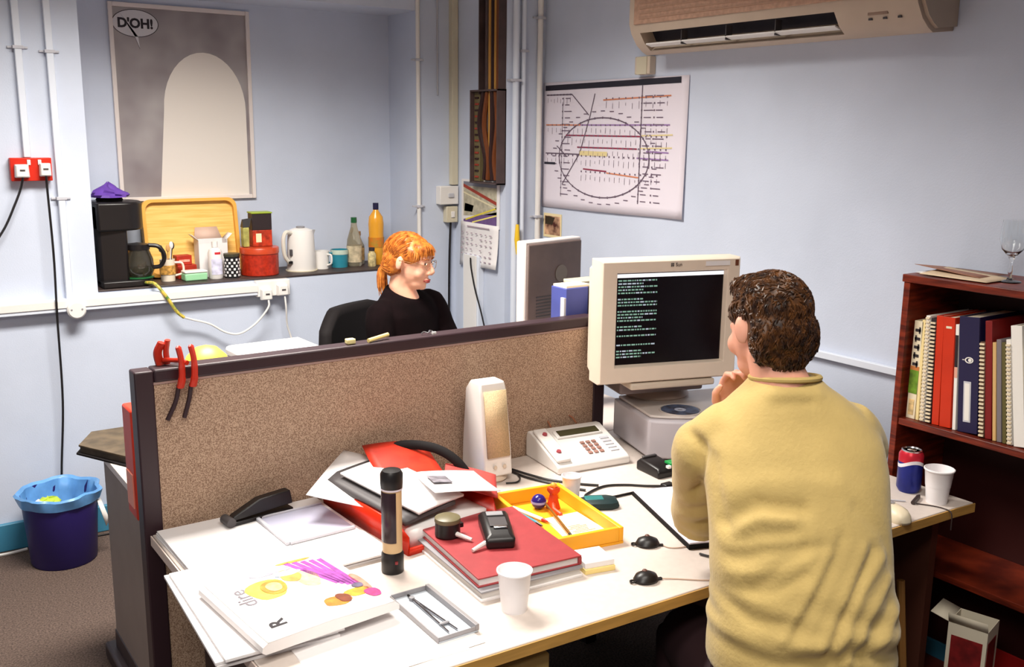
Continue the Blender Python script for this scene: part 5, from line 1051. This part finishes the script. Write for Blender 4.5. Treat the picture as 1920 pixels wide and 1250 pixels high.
def add_hand(m, Mw, curl=45, s=1.0, mirror=1):
    """hand local: +Y along the fingers from the wrist, +Z back of the hand, +X thumb side"""
    P = lambda x, y, z: Mw @ (Vector((x*mirror, y, z))*s)
    m.loft([[P(x, y, z) for x, z in ((-w, -.009), (0, -.012), (w, -.009), (w*1.05, .004), (0, .012), (-w*1.05, .004))] for y, w in ((-.005, .024), (.03, .036), (.07, .041), (.092, .038))])
    for x, L, sp in ((.030, .072, 4), (.010, .080, 1), (-.010, .074, -2), (-.029, .058, -6)):
        a = 0; p = Vector((x, .085, 0)); pts = [tuple(p-Vector((0, .02, 0)))]; pts.append(tuple(p))
        for k, f in enumerate((.45, .32, .23)):
            a += R(curl)*(1.0 if k else .75); d = Vector((math.sin(R(sp)), math.cos(a), -math.sin(a))); p = p+d*L*f; pts.append(tuple(p))
        m.tube([P(*q) for q in pts], [.0095*s, .0092*s, .0088*s, .008*s, .0066*s], 8)
    m.tube([P(*q) for q in ((.026, .02, -.004), (.050, .045, -.012), (.060, .072, -.022), (.052, .094, -.032))], [.013*s, .0115*s, .0098*s, .0075*s], 8)
def oval(c, hw, hd, fm, rm, n=28, tilt=0, sq=.85):
    out = []
    for k in range(n):
        a = 2*PI*k/n; ca, sa = math.cos(a), math.sin(a); ca = math.copysign(abs(ca)**sq, ca); sa = math.copysign(abs(sa)**sq, sa)
        p = Vector(c)+rm*hw*ca+fm*hd*sa; p.z += tilt*sa; out.append(tuple(p))
    return out
def tufts(me, n, L, rad, flow, keep, seed=1):
    """short tapered locks lying on a hair surface"""
    rnd = random.Random(seed); co = vcoords(me); no = vnormals(me); idx = [i for i in range(len(co)) if keep(co[i])]; m = MB()
    for _ in range(n):
        i = rnd.choice(idx); p = Vector([float(v) for v in co[i]]); nn = Vector([float(v) for v in no[i]]); d = flow(p, rnd); d = d-nn*d.dot(nn)
        if d.length < 1e-4: continue
        d.normalize(); l = L*rnd.uniform(.6, 1.3)
        bend = lambda s_: d*s_-nn*(s_*s_/.17)
        m.tube([p-nn*.004, p+bend(l*.4)+nn*rad*.8, p+bend(l*.75)+nn*rad*.8, p+bend(l)+nn*rad*rnd.uniform(-.3, .9)], [rad*.8, rad, rad*.7, rad*.15], 4)
    return m
def merge_mesh(mb, me):
    b = len(mb.v); mb.v += [tuple(float(x) for x in v) for v in vcoords(me)]
    for p in me.polygons: mb.f.append([b+i for i in p.vertices]); mb.m.append(0)
    return mb

# ---------------------------------------------------------------- the man at the front desk
MAN = thing('person', 'man in a pale olive-yellow T-shirt seated with his back to us at the monitor', 'person', (1.5, 1.15, 0))
fm, rm = az(28)
HC = Vector((1.578, 1.355, 1.302)); MH_ = head_matrix(HC, 14, -8)
shL, shR = Vector((1.455, 1.385, 1.055)), Vector((1.735, 1.235, 1.055))
elL, wrL = Vector((1.555, 1.495, .845)), Vector((1.612, 1.478, 1.078))
elR, wrR = Vector((1.79, 1.43, .845)), Vector((1.86, 1.60, .765))
hip = Vector((1.50, 1.13, .56))
b = MB(); add_head(b, MH_, .97)
b.tube([MH_ @ Vector((0, -.02, -.04)), MH_ @ Vector((0, -.03, -.09)), (1.575, 1.30, 1.18), (1.57, 1.28, 1.1)], [.056, .056, .062, .075], 16)
b.loft([oval(c, w, d, fm, rm) for c, w, d in (((1.50, 1.13, .50), .15, .11), ((1.50, 1.14, .7), .15, .10), ((1.53, 1.19, .9), .15, .09), ((1.57, 1.265, 1.08), .17, .085), ((1.58, 1.285, 1.15), .12, .06))])
for sh, el, wr in ((shL, elL, wrL), (shR, elR, wrR)):
    b.tube(curve_path([sh, sh.lerp(el, .5), el], 4), [.05]*4+[.045]*4+[.040], 12); b.tube(curve_path([el, el.lerp(wr, .3), wr], 4), [.040, .042, .043, .042, .040, .036, .032, .029, .027], 12)
add_hand(b, T(*wrL) @ rz(R(165)) @ Matrix.Rotation(R(82), 4, 'X'), 42, .95, 1)
add_hand(b, T(*wrR) @ rz(-R(25)) @ Matrix.Rotation(R(-6), 4, 'X'), 14, 1, -1)
knees = []
for k in (-1, 1):
    h_ = hip+rm*k*.085-Vector((0, 0, .02)); kn = hip+rm*k*.12+fm*.42-Vector((0, 0, .04)); an = Vector((kn.x+fm.x*.02, kn.y+fm.y*.02, .09)); knees.append((h_, kn, an))
    b.tube([h_, h_.lerp(kn, .5), kn], [.085, .075, .058], 12); b.tube([kn, kn.lerp(an, .35), an], [.058, .055, .038], 12)
mesh_obj('body', remesh(b, .0052, 3, .4), M_skin, MAN)
add_face(MAN, MH_, .97, mat('brow_brown', (60, 36, 24), .7), mat('lip_rose', (186, 100, 92), .5))
# shirt
sb = MB()
sb.loft([oval(c, w, d, fm, rm, 32, tl) for c, w, d, tl in (((1.495, 1.150, .665), .182, .145, .0), ((1.495, 1.150, .72), .186, .145, 0), ((1.50, 1.155, .78), .184, .140, 0), ((1.505, 1.17, .86), .178, .132, 0), ((1.525, 1.20, .95), .180, .128, 0), ((1.555, 1.24, 1.03), .188, .124, .0), ((1.573, 1.268, 1.085), .186, .114, .0), ((1.581, 1.285, 1.130), .160, .094, .0), ((1.584, 1.295, 1.165), .120, .080, .0), ((1.585, 1.302, 1.190), .084, .072, .0), ((1.586, 1.307, 1.207), .070, .066, .0))])
dl = (elL-shL).normalized(); dr = (elR-shR).normalized()
sb.tube(curve_path([shL-dl*.05+rm*.05+Vector((0, 0, .015)), shL+Vector((0, 0, 0)), shL.lerp(elL, .5), elL+dl*.02], 4), [.062]*4+[.076]*2+[.072]*3+[.068]*3+[.066], 18)
sb.tube(curve_path([shR-dr*.05-rm*.05+Vector((0, 0, .015)), shR, shR.lerp(elR, .5), elR], 4), [.062]*4+[.074]*2+[.072]*3+[.068]*3+[.064], 18)
sh = remesh(sb, .0085, 10, .5)
co = vcoords(sh).astype(np.float64); no = vnormals(sh).astype(np.float64)
C0 = np.array([1.53, 1.15, 0.]); rmn = np.array(rm); fmn = np.array(fm)
U = (co-C0)@rmn; Zc = co[:, 2]; back = np.clip(-(no@fmn)*1.4, 0, 1)
folds = [([(-.201, .951), (-.176, .984), (-.138, 1.007), (-.06, 1.003)], -.013, .012), ([(-.21, .925), (-.15, .985), (-.08, .985)], .007, .012), ([(-.196, .936), (-.15, .958), (-.086, .966)], -.008, .010), ([(-.192, .907), (-.141, .93), (-.066, .942)], -.008, .010), ([(-.165, .863), (-.11, .909), (-.034, .945)], -.007, .011),
         ([(-.021, .765), (.037, .865), (.094, .912)], .007, .010), ([(-.052, .771), (.005, .866), (.051, .933)], .006, .010), ([(-.094, .792), (-.037, .887), (.009, .954)], -.006, .011), ([(.022, .758), (.1, .823)], -.007, .012), ([(-.04, .76), (.02, .86), (.07, .93)], -.006, .008),
         ([(-.22, .783), (-.116, .764), (.002, .784), (.13, .750)], .010, .016), ([(-.22, .755), (-.116, .735), (.002, .755), (.13, .72)], -.010, .013), ([(-.223, .836), (-.167, .805), (-.093, .812)], -.006, .012),
         ([(-.088, 1.185), (-.045, 1.19), (.02, 1.185)], .004, .008), ([(-.067, 1.172), (-.002, 1.174)], -.004, .007), ([(-.239, 1.117), (-.205, 1.068), (-.203, .96)], -.02, .010), ([(-.2, .88), (-.12, .90), (-.05, .93)], .006, .009), ([(-.21, .85), (-.13, .865), (-.07, .895)], -.006, .009), ([(.0, .74), (.06, .83), (.11, .87)], .006, .008), ([(-.12, .78), (-.07, .86), (-.02, .93)], .006, .008), ([(.06, .76), (.12, .80)], .006, .009), ([(-.19, 1.02), (-.12, 1.045), (.02, 1.04)], .004, .016), ([(.05, 1.0), (.10, .95), (.12, .88)], -.005, .012)]
disp = np.zeros(len(co))
for pl, amp, wd in folds:
    dmin = np.full(len(co), 9.)
    for (u0, z0), (u1, z1) in zip(pl, pl[1:]):
        vx, vz = u1-u0, z1-z0; L2 = vx*vx+vz*vz; tt_ = np.clip(((U-u0)*vx+(Zc-z0)*vz)/L2, 0, 1); dmin = np.minimum(dmin, np.hypot(U-u0-tt_*vx, Zc-z0-tt_*vz))
    disp += amp*.85*np.exp(-(dmin/(wd*1.1))**2)*back*np.clip((.17-U)/.06, .3, 1)
disp += .0022*np.sin(38*U+9*np.sin(16*Zc))*np.exp(-((Zc-.74)/.12)**2)+.0016*np.sin(60*Zc+30*U)*np.clip((.95-Zc)*6, 0, 1)
co2 = (co+no*disp[:, None]).astype(np.float32); sh.vertices.foreach_set('co', co2.ravel()); sh.update()
M_shirt = mat('shirt_olive', (186, 160, 98), .85, noise=.07, ns=9, bump=.25, bs=120, sheen=.2)
mesh_obj('shirt', sh, M_shirt, MAN)
cr = oval((1.586, 1.308, 1.205), .0695, .067, fm, rm, 32, -.010, 1.0); cr.append(cr[0])
MB().tube(cr, .0062, 8).build('collar_band', mat('shirt_collar', (186, 160, 98), .85), MAN, world=True)
# trousers and shoes
tb = MB(); tb.loft([oval(c, w, d, fm, rm) for c, w, d in (((1.495, 1.13, .46), .165, .135), ((1.495, 1.14, .56), .178, .140), ((1.495, 1.148, .68), .176, .138))])
for h_, kn, an in knees: tb.tube([h_, h_.lerp(kn, .5), kn], [.105, .092, .074], 14); tb.tube([kn, kn.lerp(an, .4), an], [.074, .068, .058], 14)
mesh_obj('trousers', remesh(tb, .012, 6), mat('trousers_dark', (40, 16, 22), .8), MAN)
for h_, kn, an in knees:
    a_ = Vector((an.x, an.y, 0)); q = MB(); q.ell((0, 0, 0), (1, 1, 1), T(*(a_+fm*.07+Vector((0, 0, .04)))) @ rz(-R(28)) @ Matrix.Diagonal((.045, .14, .04, 1)), 16, 10); q.ell((0, 0, 0), (1, 1, 1), T(*(a_+Vector((0, 0, .06)))) @ Matrix.Diagonal((.045, .045, .06, 1)), 14, 8)
    mesh_obj('shoe', remesh(q, .008, 3), M_blk, MAN)
# hair
hb = MB()
def HE(c, r): hb.ell([v*.955 for v in c], [v*.945 for v in r], MH_)
HE((0, -.018, .044), (.079, .100, .082)); HE((0, -.048, .0), (.073, .070, .080)); HE((0, -.056, -.048), (.058, .048, .052)); HE((.0, .045, .088), (.052, .048, .030))
for k in (-1, 1): HE((k*.066, .02, .036), (.012, .018, .030)); HE((k*.058, -.055, -.015), (.022, .036, .055))
hm = remesh(hb, .006, 3)
Mi = MH_.inverted()
def flow(p, rnd):
    q = Mi @ p; d = Vector((q.x*6+rnd.uniform(-.6, .6), -q.y*1.0+rnd.uniform(-.5, .5)+(.5 if q.z > .08 else -.2), -1.0 if q.z < .06 else rnd.uniform(-.3, .4))); return MH_.to_3x3() @ d
def clear_m(c):
    q = Mi @ Vector([float(v) for v in c]); return not (abs(q.x) > .045 and q.y > -.045 and q.z < .035)
tm = tufts(hm, 3000, .020, .0021, flow, clear_m, 3)
M_hair = mat('hair_brown', (48, 26, 14), .42, noise=.45, ns=60, col2=(92, 56, 26))
o = merge_mesh(tm, hm).build('hair', M_hair, MAN, world=True, smooth=True)

# stool of the man
t = thing('swivel_stool', 'low black swivel stool under the man', 'stool', (1.49, 1.11, 0))
MB().lathe([(.0001, .385), (.19, .385), (.205, .40), (.2, .43), (.17, .440), (.0001, .442)], 32).build('seat', M_blkm, t); MB().cyl((0, 0), .025, .07, .386, 14).build('column', M_dgrey, t)
for k in range(5):
    a = 2*PI*k/5; MB().tube([(0, 0, .09), (.25*math.cos(a), .25*math.sin(a), .06)], [.022, .014], 8).build('base_arm', M_blk, t); MB().lathe([(.0001, 0), (.025, .002), (.027, .03), (.012, .05), (.0001, .052)], 12, T(.25*math.cos(a), .25*math.sin(a), 0)).build('castor', M_blk, t)

# ---------------------------------------------------------------- the woman behind the partition
WOM = thing('person', 'red-haired woman in glasses and a black top seated behind the partition', 'person', (1.88, 3.5, 0))
fw_, rw = az(152)
WC = Vector((1.872, 3.45, 1.182)); WH = head_matrix(WC, 143, -7)
SW = 1.0
b = MB(); add_head(b, WH, .97, True)
b.tube([WH @ Vector((0, -.02, -.05)), WH @ Vector((0, -.028, -.10)), (1.868, 3.475, 1.02), (1.875, 3.49, .94)], [.050, .050, .056, .085], 16)
b.loft([oval(c, w, d, fw_, rw) for c, w, d in (((1.885, 3.54, .46), .15, .11), ((1.885, 3.53, .7), .13, .09), ((1.88, 3.505, .88), .145, .09), ((1.878, 3.495, .99), .12, .06))])
wsR, wsL = Vector((1.725, 3.425, .985)), Vector((2.025, 3.555, .99))
weR, wwR = Vector((1.695, 3.36, .73)), Vector((1.86, 3.17, .755)); weL, wwL = Vector((2.10, 3.44, .74)), Vector((2.06, 3.20, .755))
for s_, e_, w_ in ((wsR, weR, wwR), (wsL, weL, wwL)):
    b.tube([s_, s_.lerp(e_, .5), e_], [.042, .038, .034], 12); b.tube([e_, e_.lerp(w_, .4), w_], [.034, .033, .023], 12)
add_hand(b, T(*wwR) @ rz(R(200)) @ Matrix.Rotation(R(-4), 4, 'X'), 16, .88, -1); add_hand(b, T(*wwL) @ rz(R(178)) @ Matrix.Rotation(R(-4), 4, 'X'), 16, .88, 1)
wk = []
for k in (-1, 1):
    h_ = Vector((1.885, 3.54, .52))+rw*k*.08; kn = h_+fw_*.40+rw*k*.02; an = Vector((kn.x, kn.y, .08)); wk.append((h_, kn, an)); b.tube([h_, h_.lerp(kn, .5), kn], [.08, .068, .052], 12); b.tube([kn, kn.lerp(an, .35), an], [.052, .05, .034], 12)
mesh_obj('body', remesh(b, .0050, 3, .4), M_skinw, WOM)
add_face(WOM, WH, .97, mat('brow_ginger', (176, 104, 56), .7), mat('lip_red', (178, 70, 70), .5))
# black top
sb = MB()
sb.loft([oval(c, w, d, fw_, rw, 30, tl) for c, w, d, tl in (((1.885, 3.54, .50), .165, .125, 0), ((1.885, 3.53, .7), .15, .112, 0), ((1.88, 3.51, .87), .170, .118, 0), ((1.878, 3.50, .97), .180, .098, 0), ((1.876, 3.497, 1.02), .152, .080, -.006), ((1.873, 3.492, 1.048), .104, .074, -.02), ((1.871, 3.488, 1.058), .082, .070, -.03))])
for s_, e_, w_ in ((wsR, weR, wwR), (wsL, weL, wwL)):
    sb.tube(curve_path([s_.lerp(Vector((1.878, 3.495, .98)), .45), s_, s_.lerp(e_, .5), e_], 4), [.05]*4+[.058]*3+[.054]*3+[.052]*3, 14); sb.tube([e_, e_.lerp(w_, .4), e_.lerp(w_, .92)], [.048, .044, .034], 14)
sh = remesh(sb, .009, 8)
mesh_obj('black_top', sh, mat('top_black', (15, 6, 8), .95, noise=.3, ns=12, spec=.1), WOM)
tb = MB(); tb.loft([oval(c, w, d, fw_, rw) for c, w, d in (((1.885, 3.54, .44), .165, .125), ((1.885, 3.535, .58), .155, .118))])
for h_, kn, an in wk: tb.tube([h_, h_.lerp(kn, .5), kn], [.095, .082, .066], 14); tb.tube([kn, kn.lerp(an, .4), an], [.066, .06, .052], 14)
mesh_obj('trousers', remesh(tb, .012, 6), mat('trousers_black', (26, 22, 26), .8), WOM)
for h_, kn, an in wk:
    a_ = Vector((an.x, an.y, 0)); q = MB(); q.ell((0, 0, 0), (1, 1, 1), T(*(a_+fw_*.06+Vector((0, 0, .035)))) @ rz(-R(152)) @ Matrix.Diagonal((.04, .12, .035, 1)), 16, 10); q.ell((0, 0, 0), (1, 1, 1), T(*(a_+Vector((0, 0, .055)))) @ Matrix.Diagonal((.04, .04, .055, 1)), 14, 8)
    mesh_obj('shoe', remesh(q, .008, 3), M_blk, WOM)
# ginger hair with fringe and ponytail
hb = MB()
def HW(c, r): hb.ell([v*.96 for v in c], [v*.955 for v in r], WH)
HW((0, -.016, .040), (.081, .101, .082)); HW((0, -.05, .004), (.075, .068, .080)); HW((0, -.07, -.03), (.045, .042, .04)); HW((0, .050, .058), (.056, .040, .036))
for k in (-1, 1): HW((k*.063, .026, .036), (.016, .038, .034)); HW((k*.060, -.050, -.004), (.020, .038, .052))
hm = remesh(hb, .005, 5)
Wi = WH.inverted()
def flow_w(p, rnd):
    q = Wi @ p
    if q.y > .03: d = Vector((q.x*4+.15, .2, -1.0))
    else: d = Vector((0, -.09-q.y, -.03-q.z))
    return WH.to_3x3() @ (d.normalized()+Vector((rnd.uniform(-.15, .15), rnd.uniform(-.1, .1), rnd.uniform(-.15, .15))))
def clear_w(c):
    q = Wi @ Vector([float(v) for v in c]); return not (q.y > .02 and q.z < .045) and not (abs(q.x) > .05 and q.y > -.04 and q.z < .03)
tm = tufts(hm, 1700, .042, .0015, flow_w, clear_w, 5)
pw = [WH @ Vector(p) for p in ((0, -.095, -.035), (0, -.112, -.06), (0, -.110, -.10), (0, -.10, -.145))]
M_ging = mat('hair_ginger', (170, 84, 28), .42, noise=.3, ns=50, col2=(210, 130, 52))
merge_mesh(tm, hm).build('hair', M_ging, WOM, world=True)
q = MB()
for k in range(26):
    ox, oy, oz = (random.uniform(-.014, .014) for _ in range(3)); q.tube(curve_path([p+Vector((ox, oy, oz))*(.5+i*.35) for i, p in enumerate(pw)], 4), [.006]*8+[.005, .004, .003, .002, .001], 5)
q.build('ponytail', M_ging, WOM, world=True)
# glasses
q = MB()
for k in (-1, 1): q.tube([WH @ Vector((k*.031+.022*math.cos(a), .097-.004*abs(math.cos(a)), .0+.017*math.sin(a))) for a in [2*PI*i/20 for i in range(21)]], .0011, 5); q.tube([WH @ Vector(p) for p in ((k*.053, .092, .004), (k*.072, .05, .008), (k*.083, -.01, .012))], .0012, 5)
q.tube([WH @ Vector(p) for p in ((-.010, .098, .004), (0, .103, .006), (.010, .098, .004))], .0011, 5); gl = q.build('glasses', mat('glasses_gold', (190, 150, 110), .3, metal=.8), WOM, world=True)
# her office chair
t = thing('office_chair', 'black office chair with a rounded backrest behind the woman', 'chair', (1.865, 3.58, 0), -R(152))
MB().loft([[(x*s, y*s, z) for x, y in [(.22*math.copysign(abs(math.cos(a))**.6, math.cos(a)), .21*math.copysign(abs(math.sin(a))**.6, math.sin(a))) for a in [2*PI*k/28 for k in range(28)]]] for s, z in ((.9, .36), (1, .375), (1, .42), (.93, .432))]).build('seat', M_blkm, t)
def br(u, v):
    x = (u-.5)*.56*(1-.10*v**3); return (x, -.22+.10*(abs(x)/.25)**2*.6, .55+.42*v-.07*max(0, (abs(u-.5)*2-.55))*v*v*2.2)
MB().grid(20, 14, br).build('backrest', M_blkm, t, solid=.05)
MB().tube([(0, -.03, .36), (0, -.2, .37), (0, -.255, .45), (0, -.25, .7)], .02, 10).build('back_bar', M_blk, t); MB().cyl((0, 0), .026, .07, .37, 14).build('column', M_dgrey, t)
for k in (-1, 1): MB().tube(curve_path([(k*.2, -.05, .4), (k*.27, -.05, .42), (k*.275, -.05, .6), (k*.275, .0, .63), (k*.275, .14, .63)]), .014, 8).build('armrest', M_blk, t)
for k in range(5):
    a = 2*PI*k/5; MB().tube([(0, 0, .09), (.27*math.cos(a), .27*math.sin(a), .06)], [.022, .014], 8).build('base_arm', M_blk, t); MB().lathe([(.0001, 0), (.025, .002), (.027, .03), (.012, .05), (.0001, .052)], 12, T(.27*math.cos(a), .27*math.sin(a), 0)).build('castor', M_blk, t)
